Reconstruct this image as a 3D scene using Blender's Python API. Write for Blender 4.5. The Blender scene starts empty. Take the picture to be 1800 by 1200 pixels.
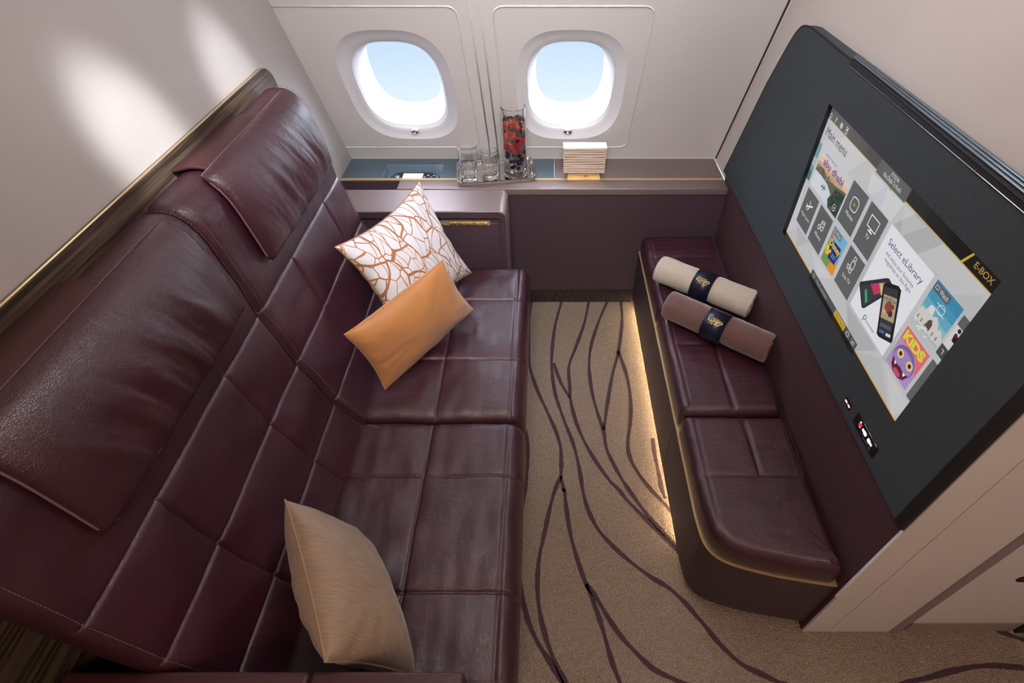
import bpy, math, random
import numpy as np
from mathutils import Vector, noise
random.seed(7)
S = bpy.context.scene
COL = S.collection

# ---------------------------------------------------------------- camera
H = 1.735
cd = bpy.data.cameras.new('camera'); cam = bpy.data.objects.new('camera', cd); COL.objects.link(cam)
cam.location = (0, 0, H)
cam.rotation_euler = (math.pi/2 - math.atan2(936, 943), 0, 0)
cd.sensor_width = 36; cd.lens = 943/1800*36; cd.shift_x = -58/1800; cd.clip_start = .02
S.camera = cam

# ---------------------------------------------------------------- world: bright sky above the clouds
w = bpy.data.worlds.new('sky'); S.world = w; w.use_nodes = True
nt = w.node_tree; nt.nodes.clear()
out = nt.nodes.new('ShaderNodeOutputWorld'); bg = nt.nodes.new('ShaderNodeBackground')
tc = nt.nodes.new('ShaderNodeTexCoord'); sx = nt.nodes.new('ShaderNodeSeparateXYZ')
rp = nt.nodes.new('ShaderNodeValToRGB'); mr = nt.nodes.new('ShaderNodeMapRange')
mr.inputs['From Min'].default_value = -1; mr.inputs['From Max'].default_value = 1
nt.links.new(tc.outputs['Generated'], sx.inputs[0]); nt.links.new(sx.outputs['Z'], mr.inputs['Value'])
nt.links.new(mr.outputs[0], rp.inputs[0]); nt.links.new(rp.outputs[0], bg.inputs[0]); nt.links.new(bg.outputs[0], out.inputs[0])
cr = rp.color_ramp
cr.elements[0].position = 0.0; cr.elements[0].color = (.16, .19, .22, 1)
cr.elements[1].position = .31; cr.elements[1].color = (.20, .218, .225, 1)
for p, c in ((.34, (.165, .195, .220)), (.365, (.140, .175, .215)), (.42, (.115, .15, .20)), (.455, (.25, .27, .30)), (.485, (2.2, 2.4, 2.8)), (.56, (3.0, 3.3, 3.9)), (.75, (2.4, 2.6, 3.0))):
    e = cr.elements.new(p); e.color = (*c, 1)
bg.inputs[1].default_value = 4.6

# ---------------------------------------------------------------- lamps and added fill lights
def area(name, loc, target, size, power, color, size_y=None):
    l = bpy.data.lights.new(name, 'AREA'); l.energy = power; l.color = color; l.size = size
    if size_y: l.shape = 'RECTANGLE'; l.size_y = size_y
    o = bpy.data.objects.new(name, l); COL.objects.link(o); o.location = loc
    o.rotation_euler = (Vector(target)-Vector(loc)).to_track_quat('-Z', 'Y').to_euler()
    return o
def spot(name, loc, target, power, color, ang, blend=1, rad=.03):
    l = bpy.data.lights.new(name, 'SPOT'); l.energy = power; l.color = color; l.spot_size = math.radians(ang); l.spot_blend = blend
    l.shadow_soft_size = rad
    o = bpy.data.objects.new(name, l); COL.objects.link(o); o.location = loc
    o.rotation_euler = (Vector(target)-Vector(loc)).to_track_quat('-Z', 'Y').to_euler()
    return o
area('ceiling_lamp', (.15, .9, 2.36), (.15, .9, 0), .8, 8.5, (1, .93, .90), .8)
wash = area('window_wash_fill', (-.05, .15, 2.36), (-.05, 2.15, .95), .7, 11.5, (.92, .95, 1), .25); wash.data.spread = math.radians(75)  # unseen fill, added to brighten the window wall
area('aisle_lamp', (-.1, -.7, 2.34), (-.3, .5, 0), .5, 14, (1, .66, .42), .5)
area('partition_fill', (1.25, -.85, 2.3), (1.15, .5, .3), .5, 9, (1, .86, .80), .5)  # no fixture here: fill light added to lift the partition
spot('reading_lamp', (-.05, .55, 2.36), (-.87, 1.14, 1.22), 260, (.95, .97, 1), 11.5)
spot('reading_lamp', (-.10, 1.02, 2.36), (-.87, 1.60, 1.17), 195, (.95, .97, 1), 11.5)
spot('reading_lamp', (-.05, 1.30, 2.36), (-.65, 1.38, .95), 26, (.85, .92, 1), 34)

vs = S.view_settings
S.display_settings.display_device = 'sRGB'
vs.view_transform = 'Standard'; vs.look = 'None'; vs.exposure = 0; vs.gamma = 1; vs.use_curve_mapping = False

# ---------------------------------------------------------------- materials
def lin(c): return tuple((x/12.92 if x <= .04045 else ((x+.055)/1.055)**2.4) for x in c)
def hexc(r, g, b): return lin((r/255, g/255, b/255))
M = {}
def mat(name, color, rough=.5, metal=0, spec=.5, trans=0, ior=1.45, emit=None, estr=0, bumps=(), var=None, coat=0, sheen=0, aniso=None):
    m = bpy.data.materials.new(name); m.use_nodes = True; t = m.node_tree
    b = t.nodes['Principled BSDF']
    b.inputs['Base Color'].default_value = (*color, 1); b.inputs['Roughness'].default_value = rough
    b.inputs['Metallic'].default_value = metal; b.inputs['Specular IOR Level'].default_value = spec
    b.inputs['Transmission Weight'].default_value = trans; b.inputs['IOR'].default_value = ior
    b.inputs['Coat Weight'].default_value = coat; b.inputs['Sheen Weight'].default_value = sheen
    if emit: b.inputs['Emission Color'].default_value = (*emit, 1); b.inputs['Emission Strength'].default_value = estr
    co = t.nodes.new('ShaderNodeTexCoord'); prev = None
    for kind, scale, dist, strength in bumps:
        vec = co.outputs['Object']
        if isinstance(scale, tuple):
            mp = t.nodes.new('ShaderNodeMapping'); mp.inputs['Scale'].default_value = scale; t.links.new(vec, mp.inputs[0]); vec = mp.outputs[0]; sc = 1
        else: sc = scale
        if kind == 'n':
            n = t.nodes.new('ShaderNodeTexNoise'); n.inputs['Scale'].default_value = sc; n.inputs['Detail'].default_value = 4; o_ = n.outputs['Fac']
        elif kind == 'v':
            n = t.nodes.new('ShaderNodeTexVoronoi'); n.inputs['Scale'].default_value = sc; o_ = n.outputs['Distance']
        else:
            n = t.nodes.new('ShaderNodeTexVoronoi'); n.feature = 'DISTANCE_TO_EDGE'; n.inputs['Scale'].default_value = sc
            cl = t.nodes.new('ShaderNodeMath'); cl.operation = 'MINIMUM'; cl.inputs[1].default_value = .12; t.links.new(n.outputs['Distance'], cl.inputs[0]); o_ = cl.outputs[0]
        t.links.new(vec, n.inputs['Vector'])
        bp = t.nodes.new('ShaderNodeBump'); bp.inputs['Distance'].default_value = dist; bp.inputs['Strength'].default_value = strength
        t.links.new(o_, bp.inputs['Height'])
        if prev: t.links.new(prev.outputs[0], bp.inputs['Normal'])
        prev = bp
    if prev: t.links.new(prev.outputs[0], b.inputs['Normal'])
    if var:   # (scale, color2, lo, hi)
        sc, c2, lo, hi = var
        mp = t.nodes.new('ShaderNodeMapping'); mp.inputs['Scale'].default_value = sc if isinstance(sc, tuple) else (sc,)*3
        n = t.nodes.new('ShaderNodeTexNoise'); n.inputs['Scale'].default_value = 1; n.inputs['Detail'].default_value = 6
        r = t.nodes.new('ShaderNodeMapRange'); r.inputs['From Min'].default_value = lo; r.inputs['From Max'].default_value = hi
        mx = t.nodes.new('ShaderNodeMix'); mx.data_type = 'RGBA'
        mx.inputs['A'].default_value = (*color, 1); mx.inputs['B'].default_value = (*c2, 1)
        t.links.new(co.outputs['Object'], mp.inputs[0]); t.links.new(mp.outputs[0], n.inputs['Vector']); t.links.new(n.outputs['Fac'], r.inputs['Value'])
        t.links.new(r.outputs[0], mx.inputs['Factor']); t.links.new(mx.outputs['Result'], b.inputs['Base Color'])
    M[name] = m; return m
LB = (.050, .0110, .0215)
mat('leather', LB, .28, spec=.95, bumps=(('n', (14, 40, 20), .010, .22), ('n', (110, 45, 70), .003, .22), ('e', 260, .0032, .6), ('n', 900, .0008, .35)), var=(7, (.038, .009, .0175), .35, .65))
mat('leather_plain', (.050, .0165, .018), .38, spec=.5, bumps=(('e', 330, .003, .5),))
mat('thread', (.20, .12, .15), .7)
mat('jamb', (.26, .20, .22), .45)
mat('lit_edge', (.9, .9, .88), .4)
mat('piping_light', (.17, .10, .12), .5)
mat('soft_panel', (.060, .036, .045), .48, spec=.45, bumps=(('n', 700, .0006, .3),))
mat('soft_light', (.22, .165, .158), .44, .4, spec=.6, bumps=(('n', 900, .0006, .35),))
mat('brass', (.78, .58, .30), .36, .75, bumps=(('n', 300, .0004, .1),))
mat('brass_dark', (.32, .20, .08), .35, 1)
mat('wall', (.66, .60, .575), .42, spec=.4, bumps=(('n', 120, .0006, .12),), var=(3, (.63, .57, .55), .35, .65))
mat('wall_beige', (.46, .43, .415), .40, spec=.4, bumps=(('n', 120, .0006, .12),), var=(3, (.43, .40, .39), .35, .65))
mat('wall_window', (.64, .60, .585), .5, spec=.35)
mat('reveal', (.68, .67, .69), .5)
mat('steel_dull', (.36,.30,.25), .45, .3)
mat('navy_light', (.20,.27,.36), .3, .3)
mat('brass_pale', (.72,.56,.36), .3, .9)
mat('brass_key', (.70,.52,.26), .25, .9)
mat('socket_white', (.85,.85,.85), .4, emit=(1,1,1), estr=.6)
mat('socket_red', (.6,.03,.08), .4, emit=(1,.05,.12), estr=.4)
mat('seam_dark', (.03, .02, .02), .6)
mat('wood', (.125, .088, .064), .4, spec=.5, bumps=(('n', (240, 6, 240), .001, .5),), var=((160, 4, 160), (.030, .020, .014), .35, .62))
mat('fabric_dark', (.046, .058, .068), .72, spec=.3, bumps=(('n', 900, .0012, .6),), var=(500, (.062, .078, .090), .4, .6))
mat('black', (.006, .006, .009), .25)
mat('black_matte', (.012, .010, .012), .6)
mat('vent_metal', (.24, .32, .40), .3, .7)
mat('vent_gap', (.008, .010, .018), .5)
mat('plum', (.075, .036, .044), .6, spec=.35, bumps=(('n', 500, .0005, .3),))
mat('carpet', (.44, .345, .275), .95, spec=.1, bumps=(('v', (210, 300, 210), .006, .9), ('n', 60, .004, .4)), var=((260, 380, 260), (.23, .172, .135), .35, .68))
mat('carpet_line', (.085, .050, .064), .95, spec=.1, bumps=(('v', (260, 320, 260), .004, .8),))
mat('grille', (.025, .017, .018), .5)
mat('navy_inlay', (.075, .112, .14), .34, spec=.6)
mat('steel', (.75, .76, .78), .22, 1)
mat('silver', (.75, .73, .70), .14, 1, bumps=(('n', 25, .002, .08),))
mat('glass', (1, 1, 1), .0, trans=1, ior=1.45)
mat('water', (1, .94, .94), .0, trans=1, ior=1.25)
mat('ice', (1, .97, .97), .06, trans=1, ior=1.18, bumps=(('n', 90, .004, .5),))
mat('pane', (.96, .98, 1), .02, trans=1, ior=1.02)
mat('raspberry', (.92, .05, .07), .35, bumps=(('v', 260, .004, .6),))
mat('strawberry', (.95, .16, .06), .35)
mat('blueberry', (.018, .022, .07), .4)
mat('satin', (.52, .225, .075), .45, spec=.4, sheen=.3, bumps=(('n', (25, 25, 60), .006, .25), ('n', (900, 900, 900), .0006, .3)), var=(9, (.46, .19, .06), .35, .65))
mat('taupe_silk', (.31, .21, .14), .5, spec=.4, sheen=.3, bumps=(('n', (30, 700, 30), .0012, .5), ('n', (20, 40, 60), .006, .35)), var=((40, 500, 40), (.235, .155, .10), .35, .65))
mat('cream_fleece', (.47, .40, .33), .9, sheen=.5, bumps=(('n', 500, .002, .5), ('n', 40, .004, .4)))
mat('brown_fleece', (.125, .058, .050), .9, sheen=.5, bumps=(('n', 500, .002, .5), ('n', 40, .004, .4)))
mat('band', (.010, .011, .028), .3)
mat('gold_print', (.75, .55, .18), .4, .6)
mat('slat_gold', (.86, .72, .60), .3, .45)
mat('slat_gap', (.20, .11, .05), .4, .5)
mat('lid_cream', (.85, .76, .62), .3, .3)
mat('led', (1, .8, .5), .5, emit=(1, .74, .42), estr=40)
mat('handset_body', (.03, .035, .05), .3)
mat('handset_screen', (.75, .78, .82), .2, emit=(.9, .95, 1), estr=.25)
mat('white_key', (.8, .8, .8), .4)
# patterned pillow: white cotton with copper leaf veins
def leaf():
    m = bpy.data.materials.new('leaf_print'); m.use_nodes = True; t = m.node_tree; b = t.nodes['Principled BSDF']
    N = t.nodes.new; K = t.links.new
    uv = N('ShaderNodeUVMap'); wn = N('ShaderNodeTexNoise'); wn.inputs['Scale'].default_value = 3.2; wn.inputs['Detail'].default_value = 1
    K(uv.outputs[0], wn.inputs['Vector'])
    ma = N('ShaderNodeVectorMath'); ma.operation = 'MULTIPLY_ADD'; ma.inputs[1].default_value = (.22, .22, 0)
    K(wn.outputs['Color'], ma.inputs[0]); K(uv.outputs[0], ma.inputs[2])
    def lay(scale, th, rot):
        mp = N('ShaderNodeMapping'); mp.inputs['Scale'].default_value = scale; mp.inputs['Rotation'].default_value = (0, 0, rot); K(ma.outputs[0], mp.inputs[0])
        v = N('ShaderNodeTexVoronoi'); v.feature = 'DISTANCE_TO_EDGE'; v.voronoi_dimensions = '2D'; v.inputs['Scale'].default_value = 1; K(mp.outputs[0], v.inputs['Vector'])
        c = N('ShaderNodeMath'); c.operation = 'LESS_THAN'; c.inputs[1].default_value = th; K(v.outputs['Distance'], c.inputs[0]); return c, v
    a, _ = lay((15, 7.0, 1), .040, .75); c, _ = lay((6.0, 3.2, 1), .036, .55)
    mx = N('ShaderNodeMath'); mx.operation = 'MAXIMUM'; K(a.outputs[0], mx.inputs[0]); K(c.outputs[0], mx.inputs[1])
    mix = N('ShaderNodeMix'); mix.data_type = 'RGBA'; mix.inputs['A'].default_value = (.66, .64, .66, 1); mix.inputs['B'].default_value = (.36, .15, .055, 1)
    K(mx.outputs[0], mix.inputs['Factor']); K(mix.outputs['Result'], b.inputs['Base Color'])
    b.inputs['Roughness'].default_value = .55
    M['leaf_print'] = m
leaf()
def emat(name, rgb, k=.72):
    c = hexc(*rgb); m = mat(name, tuple(x*.1 for x in c), .35, emit=c, estr=k); return m

# ---------------------------------------------------------------- object helpers
def put(name, V, F, mats, parent=None, smooth=True, mi=None, uv=None):
    """one mesh object from world-space vertices"""
    V = np.asarray(V, float)
    if parent is None:
        org = np.array([(V[:,0].min()+V[:,0].max())/2, (V[:,1].min()+V[:,1].max())/2, V[:,2].min()])
    else:
        p = parent
        org = np.zeros(3)
        while p is not None: org = org+np.array(p.location); p = p.parent
    me = bpy.data.meshes.new(name); me.from_pydata((V-org).tolist(), [], [tuple(map(int, f)) for f in F])
    if not isinstance(mats, (list, tuple)): mats = [mats]
    for x in mats: me.materials.append(M[x])
    if mi is not None: me.polygons.foreach_set('material_index', np.asarray(mi, np.int32))
    if smooth: me.polygons.foreach_set('use_smooth', [True]*len(me.polygons))
    if uv is not None:
        l = me.uv_layers.new(name='UVMap'); idx = np.zeros(len(me.loops), np.int32); me.loops.foreach_get('vertex_index', idx)
        l.data.foreach_set('uv', np.asarray(uv, np.float32)[idx].ravel())
    me.update()
    o = bpy.data.objects.new(name, me); COL.objects.link(o)
    if parent is None: o.location = org
    else: o.parent = parent
    return o
def tag(o, label, cat, group=None, kind=None):
    o['label'] = label; o['category'] = cat
    if group: o['group'] = group
    if kind: o['kind'] = kind
    return o
def lab(o, label): o['label'] = label; return o
def struct(o): o['kind'] = 'structure'; return o
def thing(name, loc, label, cat, group=None):
    o = bpy.data.objects.new(name, None); COL.objects.link(o); o.location = loc; o.empty_display_size = .05
    return tag(o, label, cat, group)
class MB:
    def __init__(s): s.V = []; s.F = []; s.I = []
    def add(s, V, F, i=0):
        n = len(s.V); s.V += [tuple(map(float, v)) for v in V]; s.F += [tuple(int(a)+n for a in f) for f in F]; s.I += [i]*len(F); return s
    def box(s, a, b, i=0, bev=0):
        a, b = np.minimum(a, b), np.maximum(a, b)
        if bev:
            h = (b-a)/2; st = max(h.max(), .02)
            P, N, F = rbox(2*h, bev, 10, nmax=3); s.add(P+(a+b)/2, F, i); return s
        x, y, z = zip(a, b)
        V = [(x[i], y[j], z[k]) for i in (0, 1) for j in (0, 1) for k in (0, 1)]
        return s.add(V, [(0,1,3,2), (4,6,7,5), (0,4,5,1), (2,3,7,6), (0,2,6,4), (1,5,7,3)], i)
    def tube(s, pts, r, n=8, i=0, closed=False, flat=1):
        pts = [Vector(p) for p in pts]; k = len(pts); V = []
        up = Vector((0, 0, 1))
        for j, p in enumerate(pts):
            a = pts[(j-1) % k] if (closed or j > 0) else p; b = pts[(j+1) % k] if (closed or j < k-1) else p
            d = (b-a).normalized(); u = d.cross(up)
            if u.length < 1e-3: u = d.cross(Vector((0, 1, 0)))
            u.normalize(); v = u.cross(d).normalized()
            for q in range(n):
                t = 2*math.pi*q/n; V.append(p+u*math.cos(t)*r+v*math.sin(t)*r*flat)
        F = []
        for j in range(k if closed else k-1):
            for q in range(n):
                F.append((j*n+q, j*n+(q+1) % n, ((j+1) % k)*n+(q+1) % n, ((j+1) % k)*n+q))
        if not closed: F += [tuple(range(n))[::-1], tuple(range((k-1)*n, k*n))]
        return s.add(V, F, i)
    def lathe(s, prof, c, n=48, i=0):
        V = []; F = []; k = len(prof)
        for (r, z) in prof:
            for q in range(n): t = 2*math.pi*q/n; V.append((c[0]+r*math.cos(t), c[1]+r*math.sin(t), c[2]+z))
        for j in range(k-1):
            for q in range(n): F.append((j*n+q, j*n+(q+1) % n, (j+1)*n+(q+1) % n, (j+1)*n+q))
        return s.add(V, F, i)
    def prism(s, poly, vec, i=0):
        n = len(poly); P = [Vector(p) for p in poly]; v = Vector(vec)
        V = P+[p+v for p in P]
        F = [tuple(range(n))[::-1], tuple(range(n, 2*n))]+[(a, (a+1) % n, n+(a+1) % n, n+a) for a in range(n)]
        return s.add(V, F, i)
    def put(s, name, mats, parent=None, smooth=False): return put(name, s.V, s.F, mats, parent, smooth, s.I)
def box(name, a, b, m, parent=None, bev=0): return MB().box(a, b, 0, bev).put(name, m, parent, smooth=bool(bev))
def rbox(size, r, step, nmax=400, extra=((), (), ()), ew=(0, .0022, .0045, .0075, .012)):
    """rounded box surface grid: points, outward normals, quads (centred)"""
    h = np.array(size, float)/2; r = min(r, h.min()*.999)
    def axis(hh, ex=()):
        n = int(min(nmax, max(2, round(2*(hh-r)/step))))
        k = 4
        e = [hh-r+r*math.sin(a)/1 for a in ()]
        e = -hh+r*(1-np.cos(np.linspace(0, math.pi/2, k+1)))
        mid = np.linspace(-hh+r, hh-r, n+1)
        a = np.concatenate([e, mid, -e])
        for c in ex:
            sm = [c+s_*d for d in ew for s_ in (-1, 1)]; sm = [q for q in sm if abs(q) < hh-r*.2]
            a = np.concatenate([a[np.abs(a-c) > ew[-1]+.001], sm])
        a = np.unique(np.round(a, 6)); return a
    A = [axis(x, ex) for x, ex in zip(h, extra)]; key = {}; P = []; F = []
    def vid(p):
        kk = tuple(np.round(p, 6))
        if kk not in key: key[kk] = len(P); P.append(p)
        return key[kk]
    for ax in range(3):
        u, v = [(1, 2), (2, 0), (0, 1)][ax]
        for sg in (-1, 1):
            G = np.zeros((len(A[u]), len(A[v])), int)
            for i, a in enumerate(A[u]):
                for j, b in enumerate(A[v]):
                    p = [0, 0, 0]; p[ax] = sg*h[ax]; p[u] = a; p[v] = b; G[i, j] = vid(tuple(p))
            for i in range(len(A[u])-1):
                for j in range(len(A[v])-1):
                    q = (G[i,j], G[i+1,j], G[i+1,j+1], G[i,j+1]); F.append(q if sg > 0 else q[::-1])
    P = np.array(P); C = np.clip(P, -(h-r), h-r); N = P-C; L = np.linalg.norm(N, axis=1, keepdims=True); N = N/np.maximum(L, 1e-9)
    return C+N*r, N, F
def fbm(p, sc):   # vector noise per point; sc 3-tuple
    return np.array([noise.noise(Vector((a[0]*sc[0], a[1]*sc[1], a[2]*sc[2]))) for a in p])
def spline(P, n):
    P = [np.array(p, float) for p in P]; Q = [2*P[0]-P[1]]+P+[2*P[-1]-P[-2]]; out = []
    for i in range(1, len(Q)-2):
        for k in range(n):
            t = k/n; a, b, c, d = Q[i-1:i+3]
            out.append(.5*((2*b)+(c-a)*t+(2*a-5*b+4*c-d)*t*t+(3*b-a-3*c+d)*t**3))
    out.append(P[-1]); return np.array(out)
def stitches(name, lines, parent, off=.0030, ln=.0045, gap=.0030, w=.0010, m='thread', double=True):
    """lines: list of (callable t->(point, normal), length)"""
    mb = MB()
    for f, L, dbl in lines:
        n = int(L/(ln+gap))
        for k in range(n):
            p0, n0 = f((k+.0)/n); p1, n1 = f((k+ln/(ln+gap))/n)
            p0 = np.array(p0); p1 = np.array(p1); d = p1-p0; ll = np.linalg.norm(d)
            if ll < 1e-6: continue
            d = d/ll; nn = np.array(n0)/np.linalg.norm(n0); s = np.cross(d, nn); s /= max(np.linalg.norm(s), 1e-9)
            for sg in ((-1, 1) if dbl else (0,)):
                c0 = p0+s*sg*off+nn*.0004; c1 = p1+s*sg*off+nn*.0004
                V = [c0-s*w/2, c0+s*w/2, c1+s*w/2, c1-s*w/2, c0-s*w/3+nn*.0009, c0+s*w/3+nn*.0009, c1+s*w/3+nn*.0009, c1-s*w/3+nn*.0009]
                mb.add(V, [(4,5,6,7), (0,4,7,3), (1,2,6,5), (0,1,5,4), (3,7,6,2), (0,3,2,1)])
    return mb.put(name, m, parent)

# ---------------------------------------------------------------- floor, walls, ceiling
XL = -.872; SL = .4975; WY = 2.30; WZ = .615; CS = math.sqrt(1+SL*SL)
def WP(a, b, d=0):   # window wall: a = x, b = up the slope, d = out towards the cabin
    return (a, WY-SL*b/CS-d/CS, WZ+b/CS-SL*d/CS)
mb = MB(); mb.box((XL-.1, -1.4, -.06), (2.2, 2.45, 0))
LINES = [[(-0.064,2.068),(-0.068,2.016),(-0.077,1.879),(-0.073,1.675),(-0.063,1.572),(-0.032,1.456),(0.007,1.348),(0.04,1.255),(0.059,1.175),(0.061,1.1),(0.059,1.049),(0.067,0.994),(0.07,0.985),(0.075,0.919),(0.086,0.825),(0.106,0.738),(0.129,0.663),(0.15,0.606),(0.169,0.543),(0.184,0.478),(0.195,0.435),(0.21,0.392),(0.224,0.344)],
[(0.059,1.049),(0.037,0.994),(0.018,0.925),(0.0,0.837),(-0.019,0.744),(-0.024,0.663),(-0.018,0.591),(0.0,0.515),(0.025,0.452),(0.053,0.401),(0.08,0.352)],
[(0.129,0.663),(0.159,0.621),(0.186,0.572),(0.222,0.515),(0.267,0.465),(0.31,0.426),(0.373,0.397),(0.422,0.376)],
[(0.09,2.068),(0.08,2.016),(0.048,1.855),(0.031,1.675),(0.03,1.572),(0.043,1.437),(0.075,1.305),(0.106,1.199),(0.122,1.115),(0.131,1.042),(0.135,0.994),(0.149,0.919),(0.18,0.843),(0.226,0.784),(0.277,0.733),(0.337,0.684),(0.386,0.652),(0.427,0.611),(0.452,0.577),(0.48,0.538),(0.514,0.488),(0.562,0.439),(0.619,0.411),(0.661,0.392),(0.724,0.374)],
[(0.038,1.613),(0.066,1.503),(0.103,1.415)],
[(0.222,2.068),(0.215,2.016),(0.186,1.867),(0.139,1.708),(0.105,1.592),(0.105,1.475),(0.106,1.401),(0.123,1.296),(0.152,1.199),(0.192,1.107),(0.236,1.028),(0.264,0.994),(0.29,0.951),(0.347,0.88),(0.401,0.813),(0.448,0.755)],
[(0.321,2.068),(0.304,2.016),(0.251,1.867),(0.21,1.719),(0.194,1.602),(0.195,1.475),(0.209,1.357),(0.229,1.255),(0.235,1.168),(0.255,1.1),(0.28,1.035),(0.3,0.994),(0.33,0.938),(0.364,0.88),(0.422,0.802),(0.45,0.767)],
[(0.377,2.068),(0.376,2.016),(0.367,1.879),(0.331,1.686),(0.291,1.542),(0.256,1.383),(0.232,1.255)],
[(0.331,1.686),(0.353,1.532),(0.354,1.401),(0.341,1.296),(0.319,1.191),(0.321,1.122),(0.345,1.056),(0.38,0.994),(0.42,0.938),(0.458,0.88)],
[(0.418,1.215),(0.416,1.137),(0.419,1.049),(0.420,0.998),(0.427,0.958)],
[(-0.119,1.383),(-0.096,1.313),(-0.073,1.231),(-0.065,1.137),(-0.068,1.028),(-0.071,0.998),(-0.08,0.906),(-0.082,0.784),(-0.078,0.673),(-0.057,0.572),(-0.025,0.501),(0.015,0.443),(0.048,0.392),(0.075,0.356)],
[(0.96,0.374),(1.023,0.395),(1.082,0.406),(1.172,0.425),(1.259,0.435),(1.364,0.43)],
[(1.342,0.529),(1.378,0.514),(1.409,0.501)]]
for L in LINES:
    P = spline([(x, y, 0) for x, y in L], 8); n = len(P)
    T = np.gradient(P, axis=0); T /= np.maximum(np.linalg.norm(T, axis=1, keepdims=True), 1e-9); Nn = np.stack([-T[:,1], T[:,0], T[:,2]*0], 1)
    ws = np.array([.0070+.0012*math.sin(k*.37)+.0006*random.uniform(-1, 1) for k in range(n)])[:, None]
    V = np.concatenate([P+Nn*ws, P-Nn*ws]); V[:, 2] = .0006+.00005*len(mb.F) % .0004
    mb.add(V, [(k, n+k, n+k+1, k+1) for k in range(n-1)], 1)
fl = struct(mb.put('floor', ['carpet', 'carpet_line']))

# window wall with two funnel-shaped window openings
def superell(t, a, b, e): c, s_ = math.cos(t), math.sin(t); return a*math.copysign(abs(c)**(2/e), c), b*math.copysign(abs(s_)**(2/e), s_)
WIN = [(-.548, .398), (.096, .398)]; HA, HB = .205, .268; BT = 2.02; XR = .80
mb = MB()
xs = [XL-.01, -.2255, XR]
for k, (ca, cb) in enumerate(WIN):
    x0, x1 = xs[k], xs[k+1]; n = 96; ring = []; rect = []
    b0, b1 = -.035, .80
    for q in range(n):
        t = 2*math.pi*q/n+1e-4; ex, ey = superell(t, HA, HB, 3.0); ring.append(WP(ca+ex, cb+ey))
        c, s_ = math.cos(t), math.sin(t)
        kx = ((x1-ca) if c > 0 else (x0-ca))/c; ky = ((b1-cb) if s_ > 0 else (b0-cb))/s_
        kk = min(kx, ky); rect.append(WP(ca+c*kk, cb+s_*kk))
    # snap nearest ring samples to rectangle corners
    for cx in (x0, x1):
        for cyy in (b0, b1):
            cp = Vector(WP(cx, cyy)); j = min(range(n), key=lambda q: (Vector(rect[q])-cp).length); rect[j] = tuple(cp)
    mb.add(ring+rect, [(q, (q+1) % n, n+(q+1) % n, n+q) for q in range(n)])
mb.add([WP(xs[0], .80), WP(xs[2], .80), WP(xs[2], BT), WP(xs[0], BT)], [(0, 1, 2, 3)])
ww = struct(mb.put('wall_window_side', 'wall_window'))
# window funnels
PROF = [(1.0, 0, 3.0), (.99, -.0015, 3.0), (.965, -.0045, 3), (.93, -.009, 3), (.88, -.0135, 3), (.82, -.017, 2.9), (.80, -.021, 2.9), (.78, -.028, 2.9), (.745, -.041, 2.9), (.71, -.060, 2.8), (.68, -.082, 2.7), (.665, -.10, 2.7), (.66, -.13, 2.7)]
for k, (ca, cb) in enumerate(WIN):
    mb = MB(); n = 96; V = []; F = []
    for (kk, d, e) in PROF:
        for q in range(n):
            sh = -(1-kk)*.055
            ex, ey = superell(2*math.pi*q/n, HA*kk**1.05, HB*kk**1.0, e); V.append(WP(ca+ex, cb+ey+sh, d))
    for j in range(len(PROF)-1):
        for q in range(n): F.append((j*n+q, j*n+(q+1) % n, (j+1)*n+(q+1) % n, (j+1)*n+q))
    wo = struct(put('window_%d' % (k+1), V, F, 'reveal'))
    V = []
    for d in (-.128, -.125):
        for q in range(n):
            ex, ey = superell(2*math.pi*q/n, HA*.662, HB*.662, 2.7); V.append(WP(ca+ex, cb+ey-.0187, d))
    put('window_pane', V, [tuple(range(n)), tuple(range(n, 2*n))[::-1]]+[(q, (q+1) % n, n+(q+1) % n, n+q) for q in range(n)], 'pane', wo, smooth=False)
    # inner shade groove line and blind latch
    g = [WP(ca+superell(2*math.pi*q/64, HA*.80, HB*.80, 2.9)[0], cb+.012+superell(2*math.pi*q/64, HA*.80, HB*.80, 2.9)[1], -.0175) for q in range(64)]
    MB().tube(g, .0016, 6, closed=True).put('shade_groove', 'wall_window', wo, True)
    la = MB(); cc = (ca-.0, cb-HB*.855)
    V = []; m_ = 32
    for (kk, d) in ((1.0, -.014), (1.0, -.004), (.8, -.001), (.55, -.003), (.5, -.007), (0.001, -.007)):
        for q in range(m_): t = 2*math.pi*q/m_; V.append(WP(cc[0]+.0185*kk*math.cos(t), cc[1]+.011*kk*math.sin(t), d))
    F = [(j*m_+q, j*m_+(q+1) % m_, (j+1)*m_+(q+1) % m_, (j+1)*m_+q) for j in range(5) for q in range(m_)]
    la.add(V, F); lo = la.put('shade_latch', 'steel', wo, True)
    V = [WP(cc[0]+dx, cc[1]+dy, -.0015) for dx, dy in ((-.012, -.001), (-.003, .005), (-.003, -.005), (.012, .001), (.003, .005), (.003, -.005))]
    put('latch_arrow', V, [(0, 1, 2), (3, 4, 5)], 'black', lo, False)

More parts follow.
